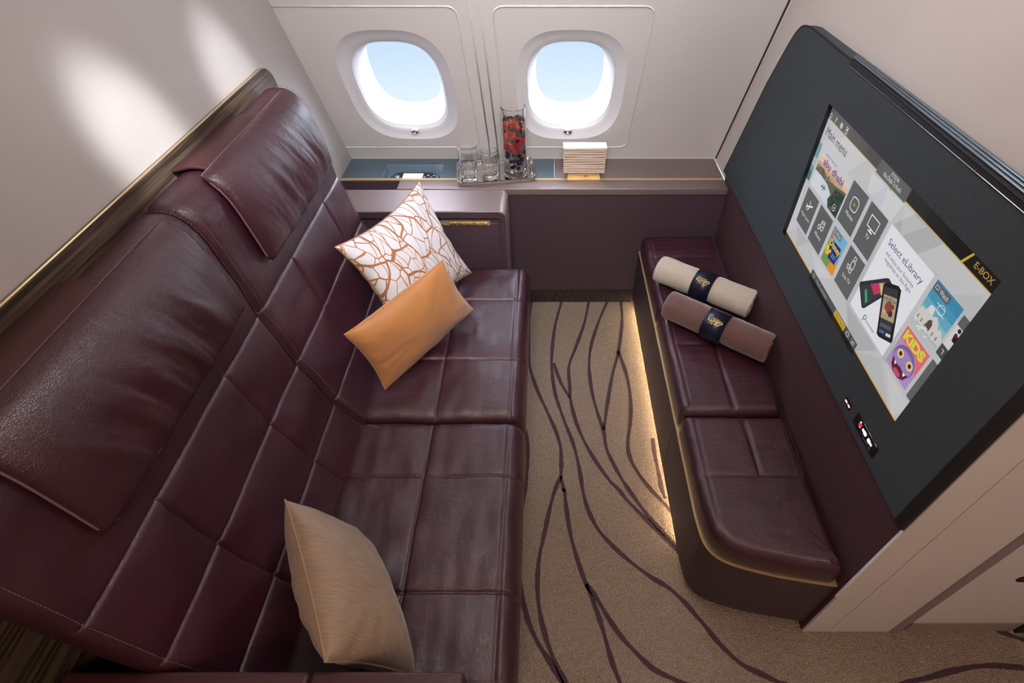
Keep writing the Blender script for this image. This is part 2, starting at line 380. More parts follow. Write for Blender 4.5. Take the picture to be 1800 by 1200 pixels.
# raised bead round each window lining panel, joint between the panels
def bead(name, x0, x1, b0, b1, r=.035, open_left=False):
    pts = []
    for (cx, cy, a0) in ((x1-r, b1-r, 0), (x0+r, b1-r, 90), (x0+r, b0+r, 180), (x1-r, b0+r, 270)):
        if open_left and a0 in (90, 180):
            pts.append(WP(x0, b1 if a0 == 90 else b0, 0)); continue
        for a in range(0, 91, 10): t = math.radians(a0+a); pts.append(WP(cx+r*math.cos(t), cy+r*math.sin(t), 0))
    return struct(MB().tube(pts, .0034, 8, closed=True).put(name, 'wall_window', smooth=True))
bead('trim_1', XL-.03, -.284, .078, .753, open_left=True)
bead('trim_2', -.168, .354, .078, .753)
mb = MB(); mb.tube([WP(-.243, .0), WP(-.243, 1.3)], .0035, 8); mb.tube([WP(-.208, .0), WP(-.208, 1.3)], .0035, 8)
struct(mb.put('trim_3', 'wall_window', smooth=True))

# side walls
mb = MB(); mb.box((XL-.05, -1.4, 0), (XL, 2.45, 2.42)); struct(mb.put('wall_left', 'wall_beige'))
mb = MB(); mb.prism([(.772, 2.42, .60), (.812, .53, .60), (.812, .53, 2.42), (.772, 2.42, 2.42)], (.06, 0, 0)); struct(mb.put('wall_right', 'wall'))
mb = MB(); mb.tube([(.7700, 2.300, .617), (.7700, 1.405, 2.415)], .0042, 6); struct(mb.put('trim_4', 'seam_dark'))
mb = MB(); mb.tube([(XL+.001, 2.315, .60), (XL+.001, 1.40, 2.42)], .0022, 6); struct(mb.put('trim_5', 'brass_dark'))
box('ceiling', (XL-.05, -1.4, 2.42), (2.25, 2.45, 2.48), 'wall')['kind'] = 'structure'
box('wall_back', (XL-.05, -1.46, 0), (2.25, -1.4, 2.48), 'wall')['kind'] = 'structure'
box('wall_corridor', (2.2, -1.4, 0), (2.25, .53, 2.42), 'wall')['kind'] = 'structure'
# burgundy lower wall below the screen panel
struct(box('trim_6', (.763, .53, 0), (.85, 2.10, .647), 'plum'))
# white partition beside the bench, facing the aisle
mb = MB(); mb.box((.764, .5245, 0.0), (.8425, .60, 2.42), 0); mb.box((.8445, .5245, 0.0), (1.020, .60, 2.42), 0); mb.box((.8425, .527, 0), (.8445, .6, 2.42), 1)
struct(mb.put('wall_partition', ['wall', 'seam_dark']))
struct(MB().box((.7600, .5250, .27), (.7638, .5300, .640)).put('trim_7', 'lit_edge'))  # lit side face of the partition, its light painted as a whiter strip
mb = MB(); V = []; mb.tube([(1.034, .533, .0), (1.034, .533, 2.42)], .016, 16); mb.box((1.020, .535, 0), (1.062, .6, 2.42), 1); struct(mb.put('trim_8', ['jamb', 'plum'], smooth=False))
d = MB().box((1.062, .528, .066), (1.388, .57, 2.40)).put('door_1', 'wall'); struct(d)
hp = [(1.195+.030*math.copysign(abs(math.cos(t))**.8, math.cos(t))*1.0, .5275, .372+.017*math.sin(t)) for t in np.linspace(0, 2*math.pi, 33)[:-1]]
mb = MB(); hp = []
for q in range(48):
    t = 2*math.pi*q/48; c, s_ = math.cos(t), math.sin(t); hp.append((1.215+.03*(1 if c > 0 else -1)+.019*c, .5278, .385+.019*s_))
mb.add(hp+[(x, y-.0008, z) for x, y, z in hp], [tuple(range(48, 96))]+[(q, (q+1) % 48, 48+(q+1) % 48, 48+q) for q in range(48)])
mb.put('door_handle', 'black_matte', d)
struct(MB().box((1.066, .526, 0), (1.385, .57, .064)).put('baseboard_partition', 'steel_dull'))
mb = MB(); mb.box((1.392, .52, 0), (1.42, .6, 2.42), 0); mb.box((1.42, .516, 0), (1.425, .6, 2.42), 1); mb.box((1.426, .52, 0), (2.2, .6, 2.42), 2)
struct(mb.put('trim_9', ['black_matte', 'brass', 'wall']))

# ---------------------------------------------------------------- console under the windows
con = thing('side_console', (0, 2.2, 0), 'long brown console ledge with navy inlay and brass line under the two windows', 'console')
LZ = .615
HX0, HX1, HY0, HY1 = -.700, -.447, 2.113, 2.238      # handset recess
mb = MB()
mb.box((XL, 2.035, .0), (.762, 2.06, LZ-.03))
mb.put('front_panel', 'soft_panel', con)
mb = MB(); NX = -.617
mb.box((NX, 2.028, LZ-.030), (.762, 2.102, LZ), 0, .004)
mb.put('ledge_front', 'soft_light', con, True)
mb = MB(); mb.box((.043, 2.116, LZ-.03), (.762, 2.297, LZ), 0); mb.put('ledge_top', 'soft_light', con)
mb = MB(); mb.box((XL, 2.030, LZ-.055), (NX, 2.102, LZ-.045), 0); mb.box((NX-.001, 2.03, LZ-.05), (NX, 2.10, LZ-.004), 0); mb.put('notch', 'soft_panel', con)
mb = MB(); mb.box((XL, 2.102, LZ-.004), (.762, 2.116, LZ+.0015)); mb.put('brass_strip', 'brass', con)
box('strip_support', (XL, 2.1025, LZ-.055), (.762, 2.1155, LZ-.0045), 'soft_panel', con)
mb = MB(); z0, z1 = LZ-.03, LZ
mb.box((XL, 2.116, z0), (HX0, 2.297, z1)); mb.box((HX1, 2.116, z0), (.040, 2.285, z1)); mb.box((HX0, HY1, z0), (HX1, 2.297, z1)); mb.box((HX1, 2.288, z0), (.040, 2.297, z1))
mb.put('navy_inlay', 'navy_inlay', con)
struct_none = None
mb = MB(); mb.box((HX0, 2.116, z0-.02), (HX1, HY1, z0-.012), 0); mb.box((HX0, HY1-.002, z0-.02), (HX1, HY1, z1-.001), 0); mb.box((HX0, 2.116, z0-.02), (HX0+.002, HY1, z1-.001)); mb.box((HX1-.002, 2.116, z0-.02), (HX1, HY1, z1-.001))
mb.tube([(HX0, HY1, z1+.0005), (HX1, HY1, z1+.0005), ], .0014, 6)
mb.put('handset_recess', 'navy_light', con)
# ventilation grille at the foot
mb = MB(); mb.box((XL, 2.026, 0), (.425, 2.034, .072), 0)
for k in range(30):
    x = -.75+k*.0385
    for j, zz in enumerate((.022, .05)): mb.box((x+j*.014, 2.0245, zz-.006), (x+j*.014+.002, 2.0262, zz+.006), 1)
gr = mb.put('foot_grille', ['grille', 'brass_dark'], con)

# handset in the recess
hs = thing('handset', (-.575, 2.175, z0-.012), 'oval black remote handset with white screen lying in the recess of the navy ledge', 'remote control')
def oval_pad(name, cx, cy, z0_, a, b, hgt, m, parent, e=4.5, rr=.004):
    n = 64; V = []; F = []
    rings = [(1, 0), (1, hgt-rr), (1-.3*rr/b, hgt-.3*rr), (1-rr/b, hgt), (.5, hgt), (.01, hgt)]
    for k, hz in rings:
        for q in range(n): ex, ey = superell(2*math.pi*q/n, a*k if k > .9 else a*k, b*k, e); V.append((cx+ex, cy+ey, z0_+hz))
    for j in range(len(rings)-1):
        for q in range(n): F.append((j*n+q, j*n+(q+1) % n, (j+1)*n+(q+1) % n, (j+1)*n+q))
    F.append(tuple(range(n))[::-1])
    return put(name, V, F, m, parent)
hz = z0-.012
oval_pad('cradle', -.575, 2.170, hz, .112, .056, .007, 'black', hs)
oval_pad('cradle_rim', -.575, 2.170, hz+.007, .107, .0525, .002, 'steel', hs)
oval_pad('body', -.575, 2.170, hz+.009, .094, .045, .012, 'handset_body', hs)
box('screen', (-.622, 2.136, hz+.021), (-.535, 2.200, hz+.0222), 'handset_screen', hs)
oval_pad('joystick', -.645, 2.168, hz+.021, .013, .013, .006, 'steel', hs, 2)
for dx, dy in ((0, .016), (0, -.016), (.014, 0), (-.014, 0), (.024, .014), (.024, -.014)):
    oval_pad('button', -.512+dx, 2.168+dy, hz+.021, .0045, .0045, .0025, 'white_key', hs, 2)

# silver tray
def tray():
    t = thing('serving_tray', (-.208, 2.163, LZ), 'polished silver rectangular tray under the glasses and vase', 'tray')
    ang = math.radians(5); L_, W_ = .168, .100; V = []; F = []
    c = np.array([-.212, 2.166]); ux = np.array([math.cos(math.radians(9)), math.sin(math.radians(9))]); uy = np.array([-.13, .99])
    rings = [(.86, .84, .004), (.93, .915, .0045), (.97, .955, .014), (1, 1, .016), (1.003, 1.005, .0135), (.965, .95, .0018), (.86, .84, .0015)]
    n = 64
    for kx, ky, z in rings:
        for q in range(n):
            ex, ey = superell(2*math.pi*q/n+math.pi/4, L_*kx, W_*ky, 22); p = c+ux*ex+uy*ey; V.append((p[0], p[1], LZ+z))
    for j in range(len(rings)-1):
        for q in range(n): F.append((j*n+q, (j+1)*n+q, (j+1)*n+(q+1) % n, j*n+(q+1) % n))
    F.append(tuple(range(n))); F.append(tuple(range(6*n, 7*n))[::-1])
    put('tray_plate', V, F, 'silver', t, smooth=False)
    # rolled end handles
    for sgn in (-1, 1):
        pts = [c+ux*sgn*L_*.90+uy*W_*s_ for s_ in np.linspace(-.55, .55, 9)]
        MB().tube([(p[0], p[1], LZ+.008+.004*math.sin(math.pi*k/8)) for k, p in enumerate(pts)], .0035, 8).put('handle_bar', 'silver', t, True)
tray()
TZ = LZ+.0048
def tumbler(cx, cy, r0, r1, h, label):
    t = thing('glass_tumbler', (cx, cy, TZ), label, 'glass')
    prof = [(.0001, 0), (r0*.9, 0), (r0, .003)]
    prof += [(r0+(r1-r0)*k/10, .003+(h-.003)*k/10) for k in range(1, 11)]
    th = .0022
    prof += [(r1, h-.0001), (r1-.0004, h+.0005), (r1-th*.5, h+.0008), (r1-th+.0004, h+.0005), (r1-th, h)]
    prof += [(r1-th-(r1-r0)*k/10*(1-.02/h), h-(h-.02)*k/10) for k in range(1, 11)] + [(r0*.8, .017), (r0*.6, .016), (.0001, .0155)]
    mb = MB(); n = 72; mb.lathe(prof, (0, 0, 0), n); V = np.array(mb.V)
    rr = np.hypot(V[:, 0], V[:, 1]); outer = np.zeros(len(V), bool); outer[3*n:3*n+9*n] = True
    an = np.arctan2(V[:, 1], V[:, 0]); zz = V[:, 2]
    cut = np.abs((((an*12/(2*math.pi)+zz*60) % 1)-.5))+np.abs((((an*12/(2*math.pi)-zz*60) % 1)-.5))
    dd = np.where(outer & (zz < h*.62), -.0016*np.clip(1-cut*1.6, 0, 1)-.0006, 0)
    k = (rr+dd)/np.maximum(rr, 1e-6); V[:, 0] *= k; V[:, 1] *= k
    put('glass_body', V+np.array([cx, cy, TZ]), mb.F, 'glass', t)
    # bevel-cut leaf facets on the outside of the lower half
    f = MB()
    for q in range(14):
        a = 2*math.pi*q/14
        for (za, zb, tw) in ((.012, h*.60, .16), (.012, h*.60, -.16)):
            f.tube([(cx+(r0+(r1-r0)*z/h-.0002)*math.cos(a+tw*(z-za)/(zb-za)), cy+(r0+(r1-r0)*z/h-.0002)*math.sin(a+tw*(z-za)/(zb-za)), TZ+z) for z in np.linspace(za, zb, 6)], .0011, 5)
    f.put('cut_pattern', 'glass', t, True)
tumbler(-.318, 2.100, .034, .039, .145, 'taller cut crystal tumbler at the left end of the silver tray')
tumbler(-.232, 2.118, .033, .037, .122, 'shorter cut crystal tumbler between the tall tumbler and the berry vase')
# vase with berry water
VX, VY, VR, VH = -.126, 2.150, .050, .285
va = thing('glass_vase', (VX, VY, TZ), 'tall clear cylinder vase full of iced berry water on the tray', 'vase')
prof = [(.0001, 0), (VR*.90, 0), (VR*.93, .0001), (VR*.98, .0015), (VR, .004), (VR, .008), (VR, .06), (VR, .15), (VR, VH-.004), (VR, VH-.0005), (VR-.0004, VH+.0004), (VR-.0012, VH+.0008), (VR-.0021, VH+.0004), (VR-.0025, VH-.0005), (VR-.0025, VH-.004), (VR-.0025, .15), (VR-.0025, .03), (VR-.0025, .022), (VR-.004, .0165), (VR*.8, .0125), (VR*.7, .012), (.0001, .012)]
MB().lathe(prof, (VX, VY, TZ), 64).put('glass_body', 'glass', va, True)
WR = VR-.0031; WH = .232
tag(MB().lathe([(.0001, .0135), (WR*.8, .0138), (WR-.002, .0175), (WR, .0225), (WR, WH), (.0001, WH)], (VX, VY, TZ), 96).put('berry_water', 'water', smooth=False), 'pink tinted water filling the tall cylinder vase', 'water', kind='stuff')
def blob(r, kind):
    P, N, F = rbox((2*r,)*3, r*.98, r*.9)
    P = N*r
    if kind == 'r': P = P*(1+.10*np.sin(9*np.arctan2(P[:,1], P[:,0]))[:, None]*np.sin(7*P[:, 2:3]/r*1.2)); P[:, 2] *= 1.15
    if kind == 's': P[:, 2] *= 1.25; P[:, :2] *= (1-.35*(P[:, 2:3]/r/1.25))*.85
    return P, F
protos = {}
def place_small(kind, r, m, name, label, cat, group, loc):
    if kind not in protos:
        if kind == 'ice': P, N, F = rbox((2*r, 2*r, 1.7*r), .005, .01)
        else: P, F = blob(r, kind)
        o = put(name, P, F, m); protos[kind] = o
    else:
        o = protos[kind].copy(); COL.objects.link(o)
    tag(o, label, cat, group); o.location = loc; o.rotation_euler = (random.uniform(-.6, .6), random.uniform(-.6, .6), random.uniform(0, 6))
    return o
used = []
def spotin(r, z0_, z1_, rmin=0):
    for _ in range(900):
        a = random.uniform(0, 2*math.pi); q = random.uniform(rmin, WR-r*1.15-.001); z = random.uniform(z0_, z1_)
        p = Vector((VX+q*math.cos(a), VY+q*math.sin(a), TZ+z))
        if all((p-u).length > (r+ru)*1.02 for u, ru in used): used.append((p, r)); return p
    return None
for rr_ in range(16):
    p = spotin(.0085, .030, .105, .0)
    if p: place_small('b', .0080, 'blueberry', 'blueberry', 'dark blueberry in the heap in the lower part of the vase', 'blueberry', 'blueberries at the bottom of the vase', p)
for rr_ in range(9):
    p = spotin(.0115, .104, .138, .022)
    if p: place_small('r', .0108, 'raspberry', 'raspberry', 'red raspberry floating around the middle of the vase', 'raspberry', 'raspberries in the vase', p)
for rr_ in range(9):
    p = spotin(.0122, .145, .218, .024)
    if p: place_small('s', .0105, 'strawberry', 'strawberry_piece', 'orange red strawberry piece among ice in the upper vase', 'strawberry', 'strawberry pieces in the vase', p)
for rr_ in range(7):
    p = spotin(.0085, .150, .222, .030)
    if p:
        o = place_small('b', .0080, 'blueberry', 'blueberry', 'dark blueberry floating in the upper half of the vase', 'blueberry', 'blueberries floating high in the vase', p)
for rr_ in range(16):
    p = spotin(.0125, .10, .226, 0)
    if p: place_small('ice', .0092, 'ice', 'ice_cube', 'clear ice cube floating in the berry vase', 'ice cube', 'ice cubes in the vase', p)
# gold slatted holder
gb = thing('napkin_holder', (.165, 2.14, LZ), 'gold holder with thin horizontal slats and cream top right of the vase', 'holder')
GX0, GX1, GY0, GY1 = .078, .252, 2.118, 2.155
box('body', (GX0+.004, GY0+.004, LZ+.021), (GX1-.004, GY1-.004, LZ+.125), 'slat_gap', gb)
for k in range(10):
    z = LZ+.024+k*.0103
    mb = MB(); t0, t1 = random.uniform(-.0022, .0022), random.uniform(-.0022, .0022)
    mb.add([(GX0, GY0, z+t0), (GX1, GY0, z+t1), (GX1, GY1, z), (GX0, GY1, z), (GX0, GY0, z+t0+.0062), (GX1, GY0, z+t1+.0062), (GX1, GY1, z+.006), (GX0, GY1, z+.006)], [(0,3,2,1), (4,5,6,7), (0,1,5,4), (1,2,6,5), (2,3,7,6), (3,0,4,7)])
    mb.put('slat', 'slat_gold', gb)
for (zz, ta, tb_) in ((.050, .006, -.006), (.092, -.006, .005)):
    MB().add([(GX0, GY0-.0008, LZ+zz+ta), (GX1, GY0-.0008, LZ+zz+tb_), (GX1, GY0+.006, LZ+zz+tb_), (GX0, GY0+.006, LZ+zz+ta), (GX0, GY0-.0008, LZ+zz+ta+.004), (GX1, GY0-.0008, LZ+zz+tb_+.004), (GX1, GY0+.006, LZ+zz+tb_+.004), (GX0, GY0+.006, LZ+zz+ta+.004)], [(0,3,2,1), (4,5,6,7), (0,1,5,4), (1,2,6,5), (2,3,7,6), (3,0,4,7)]).put('slat', 'slat_gold', gb)
MB().box((GX0-.003, GY0-.004, LZ+.126), (GX1+.003, GY1+.012, LZ+.137), 0, .002).put('lid', 'lid_cream', gb, True)
mb = MB(); mb.prism([(GX0+.016, GY0-.003, LZ), (GX1-.016, GY0-.003, LZ), (GX1-.022, GY0-.003, LZ+.021), (GX0+.022, GY0-.003, LZ+.021)][::1], (0, .04, 0), 0)
f_ = mb.put('foot', 'brass', gb)
mb = MB(); cx = (GX0+GX1)/2; yy = GY0-.0036
for k in (-3, -2, -1, 0, 1, 2, 3):
    a = k*.32; mb.box((cx+.004*k-.0006, yy-.0004, LZ+.006+.0015*abs(k)), (cx+.0052*k+.0010, yy+.0003, LZ+.015))
mb.put('crest', 'slat_gap', f_)

# ---------------------------------------------------------------- sofa
sofa = thing('sofa', (-.45, 1.0, 0), 'large burgundy quilted leather two-seat sofa against the left wall', 'sofa')
PR = spline([(-.515, .33), (-.548, .40), (-.608, .513), (-.664, .675), (-.702, .85), (-.727, 1.0), (-.745, 1.085), (-.768, 1.125), (-.805, 1.138), (-.856, 1.128)], 10)
SEG = np.linalg.norm(np.diff(PR, axis=0), axis=1); ARC = np.concatenate([[0], np.cumsum(SEG)]); LS = ARC[-1]
TAN = np.gradient(PR, ARC, axis=0); TAN /= np.linalg.norm(TAN, axis=1, keepdims=True)
def prof(s):
    x = np.interp(s, ARC, PR[:, 0]); z = np.interp(s, ARC, PR[:, 1]); tx = np.interp(s, ARC, TAN[:, 0]); tz = np.interp(s, ARC, TAN[:, 1])
    L = np.hypot(tx, tz); return x, z, tz/L, -tx/L      # normal (tz, -tx) -> towards +x
def s_at(z): i = int(np.argmax(PR[:, 1])); return float(np.interp(z, PR[:i, 1], ARC[:i]))
def groove(d, w, dep): return -dep*np.exp(-(d/w)**2)
def quilt(s, y, rows, cols, smax, dep=.0065, w=.0042, puff=.0075):
    o = np.zeros_like(s); dm = np.full_like(s, 1.0)
    for r in rows: d = np.abs(s-r); o += groove(d, w*.8, dep*.6); dm = np.minimum(dm, d)
    msk = 1/(1+np.exp((s-smax)/.006))
    for c in cols: d = np.abs(y-c); o += groove(d, w, dep)*msk; dm = np.minimum(dm, d+(1-msk))
    return o+puff*(1-np.exp(-dm/.05))
ROWS = [s_at(.513), s_at(.675), s_at(.85)]
def make_back(y0, y1, cols, seed):
    D = .075; size = (LS, y1-y0, D); P, N, F = rbox(size, .026, .0095, extra=([r-LS/2 for r in ROWS], [c-(y0+y1)/2 for c in cols], ()))
    s = P[:, 0]+LS/2; y = P[:, 1]+(y0+y1)/2; dp = P[:, 2]-D/2
    def dis(s, y):
        o = quilt(s, y, ROWS, cols, ROWS[-1])
        wr = np.array([noise.noise(Vector((a*14+seed, b*9, seed))) for a, b in zip(s, y)])
        return o+wr*.0045
    top = np.clip(N[:, 2], 0, 1); dd = dis(s, y)*top+dp
    x, z, nx, nz = prof(s)
    V = np.stack([x+nx*dd, y, z+nz*dd], 1)
    b = put('backrest', V, F, 'leather', sofa)
    def at(s_, y_):
        s_ = np.array([s_]); y_ = np.array([y_]); x, z, nx, nz = prof(s_); e = dis(s_, y_)[0]
        return (x[0]+nx[0]*e, y_[0], z[0]+nz[0]*e), (nx[0], 0, nz[0])
    L = []
    for r in ROWS: L.append((lambda t, r=r: at(r, y0+.012+t*(y1-y0-.024)), y1-y0-.02, True))
    for c in cols: L.append((lambda t, c=c: at(.06+t*(ROWS[-1]-.06), c), ROWS[-1]-.06, True))
    for e in (y0+.012, y1-.012): L.append((lambda t, e=e: at(.05+t*(LS-.1), e), LS-.1, False))
    st = stitches('stitching', L, b, m='thread')
    return b, at
MID = .990
b1, at1 = make_back(.262, MID-.001, [.489, .788], 1.3)
b2, at2 = make_back(MID+.001, 1.700, [1.222, 1.520], 8.1)
# seat cushions
def make_seat(y0, y1, cross, yseam, seed):
    X0, X1 = -.575, -.070; D = .16; P, N, F = rbox((X1-X0, y1-y0, D), .036, .009, extra=([yseam-(X0+X1)/2, -.108-(X0+X1)/2], [c-(y0+y1)/2 for c in cross], ()))
    x = P[:, 0]+(X0+X1)/2; y = P[:, 1]+(y0+y1)/2; z = P[:, 2]+.418-D/2
    XS = -.108
    def dis(x, y):
        o = quilt(x, y, [yseam], cross, 9, dep=.0060, w=.0042, puff=.008)
        o += groove(np.abs(x-XS), .006, .004)
        o += .006*np.sin(np.pi*np.clip((y-y0)/(y1-y0), 0, 1))
        return o+np.array([noise.noise(Vector((a*12, b*12, seed)))+.6*noise.noise(Vector((a*30, b*9, seed+4))) for a, b in zip(x, y)])*.0045
    dd = dis(x, y)
    fr = np.clip(N[:, 0], 0, 1)
    up = np.clip(N[:, 2], 0, 1)
    z = z+dd*up
    for c in cross: x = x+fr*groove(np.abs(y-c), .008, .005)*(z > .33)
    x = x+.010*fr*np.sin(np.pi*np.clip((z-.26)/.16, 0, 1))
    c_ = put('seat_cushion', np.stack([x, y, z], 1), F, 'leather', sofa)
    def at(a, b): return (a, b, .418+dis(np.array([a]), np.array([b]))[0]), (0, 0, 1)
    L = [(lambda t: at(yseam, y0+.03+t*(y1-y0-.06)), y1-y0, True), (lambda t: at(XS, y0+.03+t*(y1-y0-.06)), y1-y0, True)]
    for c in cross: L.append((lambda t, c=c: at(X0+.05+t*(XS-X0-.05), c), XS-X0-.05, True))
    stitches('stitching', L, c_)
make_seat(.266, MID-.002, [.482, .795], -.336, 2)
make_seat(MID+.002, 1.762, [1.240, 1.548], -.336, 5)
# seat base
MB().box((-.60, .27, .02), (-.098, 1.775, .262), 0, .01).put('seat_base', 'soft_panel', sofa, True)
MB().box((-.845, .285, .02), (-.60, 1.690, .36)).put('back_base', 'soft_panel', sofa)
# headrest pillows
def headrest(y0, y1, seed):
    sA, sB = s_at(.915), s_at(1.10)+.045; D = .034; P, N, F = rbox((sB-sA, y1-y0, D), .0165, .006)
    s = P[:, 0]+(sA+sB)/2; y = P[:, 1]+(y0+y1)/2; k = P[:, 2]/(D/2)
    u = np.clip((s-sA)/(sB-sA), 0, 1); v = np.clip((y-y0)/(y1-y0), 0, 1)
    bul = (np.clip(4*u*(1-u), 0, 1)**.55)*(np.clip(4*v*(1-v), 0, 1)**.5)
    cr = np.array([noise.noise(Vector(((b+.35*a)*26+seed, a*5, seed)))-abs(noise.noise(Vector((b*55+a*24, a*9, seed+2))))*.7 for a, b in zip(s, y)])
    msk = np.exp(-((u-.30)/.34)**2)*np.clip(4*v*(1-v), 0, 1)
    off = .018+np.where(k > 0, bul*.040*(k)+msk*cr*.016*np.clip(k, 0, 1), 0)+P[:, 2]*.6
    x, z, nx, nz = prof(s); V = np.stack([x+nx*off, y, z+nz*off], 1)
    h = put('headrest', V, F, 'leather', sofa)
    def at(s_, y_):
        x, z, nx, nz = prof(np.array([s_])); e = .029; return (x[0]+nx[0]*e, y_, z[0]+nz[0]*e), (nx[0], 0, nz[0])
    L = [(lambda t: at(sA+.006, y0+.02+t*(y1-y0-.04)), y1-y0, False), (lambda t: at(sB-.006, y0+.02+t*(y1-y0-.04)), y1-y0, False)]
    # stitched edge piping
    st = stitches('stitching', L, h)
    pp = []
    for a, b in ((sA, y0+.012), (sA, y1-.012), (sA+.02, y1), (sB-.02, y1), (sB, y1-.012), (sB, y0+.012), (sB-.02, y0), (sA+.02, y0)): pp.append((a, b))
    pts = []
    for i in range(len(pp)):
        a = pp[i]; b = pp[(i+1) % len(pp)]; m_ = 14 if i % 2 == 0 else 10
        for q in range(m_):
            t = q/m_; s_, y_ = a[0]+(b[0]-a[0])*t, a[1]+(b[1]-a[1])*t; x, z, nx, nz = prof(np.array([s_])); e = .018; pts.append((x[0]+nx[0]*e, y_, z[0]+nz[0]*e))
    MB().tube(pts, .0026, 6, closed=True).put('piping', 'piping_light', h, True)
    # strap that hangs over the top of the backrest
    SA = s_at(1.10)+.03; P, N, F = rbox((LS-SA, (y1-y0)*.56, .008), .0035, .012)
    s = P[:, 0]+(SA+LS)/2; y = P[:, 1]+y0+(y1-y0)*.36; x, z, nx, nz = prof(s); off = .014+P[:, 2]
    put('headrest_strap', np.stack([x+nx*off, y, z+nz*off], 1), F, 'leather_plain', h)
headrest(.388, .935, 3.7)
headrest(1.108, 1.640, 9.2)
# back shell with wood veneer and brass edge
SHX = -.859; top = 1.176; yE = 1.752
pl = [(SHX, -.30, .0), (SHX, yE+.05, .0), (SHX, yE+.05, 1.0)]
for a in range(0, 91, 10): t = math.radians(a); pl.append((SHX, yE+.05-.075+.075*math.cos(t), top-.075+.075*math.sin(t)))
pl.append((SHX, -.30, top))
MB().prism(pl, (XL+.001-SHX, 0, 0)).put('back_shell', 'wood', sofa)
pts = [(SHX-.004, p[1], p[2]) for p in pl[2:]]
mb = MB(); mb.tube(pts, .0030, 8); mb.put('brass_edge', 'brass_pale', sofa, True)
# armrests
AY0, AY1 = 1.806, 1.979
ar = MB().box((-.845, AY0+.012, .02), (-.166, AY1, .600), 0).put('far_armrest', 'soft_panel', sofa)
cap = []
zt = .642
for p in [(-.845, zt), (-.18, zt)]: cap.append(p)
for a in range(80, -1, -10): t = math.radians(a); cap.append((-.18+.030*math.cos(t), zt-.030+.030*math.sin(t)))
cap += [(-.150, .06), (-.166, .06), (-.166, zt-.045), (-.180, zt-.034), (-.845, zt-.034)]
P_ = [(x, AY0, z) for x, z in cap]; n = len(P_)
mb = MB(); mb.add(P_+[(x, AY1-.004, z) for x, y, z in P_], [(a, n+a, n+(a+1) % n, (a+1) % n) for a in range(n)]+[tuple(range(n, 2*n))[::-1]])
mb.F.append(tuple(range(n))); mb.I.append(1)  # front face takes the darker panel material: its shade put into the colour
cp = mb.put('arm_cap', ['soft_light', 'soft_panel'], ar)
bv = cp.modifiers.new('Bevel', 'BEVEL'); bv.width = .006; bv.segments = 3; bv.limit_method = 'ANGLE'; bv.angle_limit = .6
MB().box((-.420, AY0+.008, .05), (-.182, AY0+.020, .585), 0, .004).put('stowage_door', 'soft_panel', ar, True)
mb = MB(); mb.prism([(-.425, AY0+.004, .594), (-.215, AY0+.004, .594), (-.215, AY0+.004, .578), (-.392, AY0+.004, .578)], (0, .01, 0), 0)
cs_ = mb.put('control_strip', 'brass', ar)
for k in range(5):
    x = -.372+k*.030; MB().box((x, AY0+.001, .5805), (x+.027, AY0+.006, .5915), 0, .001).put('control_key', 'brass_key', cs_, True)
# near armrest
NY = .262
na = MB().box((-.845, -.02, .02), (-.150, NY-.006, .618), 0).put('near_armrest', 'soft_panel', sofa)
for (xa, xb) in ((-.845, -.4125), (-.4115, -.140)):
    MB().box((xa, -.03, .618), (xb, NY, .660), 0, .010).put('arm_cap', 'leather_plain', na, True)

# ---------------------------------------------------------------- bench opposite
bench = thing('bench', (.6, 1.2, 0), 'long burgundy leather ottoman bench with brass edge below the screen', 'bench')
BX0, BX1, BYN, BYF = .428, .760, .540, 2.026
def bench_outline(ins=0, y1=BYF, y0=None, n=40):
    """plan outline (counter-clockwise) with the near aisle corner rounded"""
    pts = [(BX1, y1-ins), (BX0+ins, y1-ins)]
    ctrl = [(BX0, .80), (BX0+.001, .72), (BX0+.014, .645), (BX0+.060, .603), (BX0+.16, .572), (BX0+.26, .553), (BX1, .542)]
    C = spline([(a, b, 0) for a, b in ctrl], 8)[:, :2]
    T = np.gradient(C, axis=0); T /= np.linalg.norm(T, axis=1, keepdims=True); Nn = np.stack([-T[:, 1], T[:, 0]], 1)
    for c, nn in zip(C, Nn):
        q = c+nn*ins; pts.append((min(q[0], BX1), q[1]))
    return pts
def seg_outline(ya, yb, ins, near):
    if near:
        o = bench_outline(ins, yb); return o
    return [(BX1-ins*.3, yb), (BX0+ins, yb), (BX0+ins, ya), (BX1-ins*.3, ya)]
for k, (ya, yb) in enumerate(((0, 1.062), (1.066, 1.538), (1.542, BYF))):
    o = seg_outline(ya, yb, 0, k == 0); MB().prism([(x, y, .034) for x, y in o], (0, 0, .262)).put('base_panel', 'soft_panel', bench)
MB().prism([(x, y, 0) for x, y in bench_outline(.045)], (0, 0, .036)).put('plinth', 'black_matte', bench)
for k, (ya, yb) in enumerate(((0, 1.066), (1.068, BYF))):
    o = seg_outline(ya, yb, -.002, k == 0); MB().prism([(x, y, .299) for x, y in o], (0, 0, .006)).put('brass_edge', 'brass', bench)
def refine(poly, step):
    out = []
    for i in range(len(poly)):
        a = np.array(poly[i]); b = np.array(poly[(i+1) % len(poly)]); n = max(1, int(round(np.linalg.norm(b-a)/step)))
        for k in range(n): out.append(a+(b-a)*k/n)
    return np.array(out)
def round_poly(poly, r):
    out = []; n = len(poly)
    for i in range(n):
        p = np.array(poly[i]); a = np.array(poly[i-1]); b = np.array(poly[(i+1) % n]); da = a-p; db = b-p; la, lb_ = np.linalg.norm(da), np.linalg.norm(db)
        ang = math.acos(np.clip(np.dot(da, db)/(la*lb_), -1, 1))
        if ang > 2.6: out.append(tuple(p)); continue
        rr = min(r, la*.45, lb_*.45); p0 = p+da/la*rr; p1 = p+db/lb_*rr
        for t in np.linspace(0, 1, 6): out.append(tuple((1-t)**2*p0+2*t*(1-t)*p+t*t*p1))
    return out
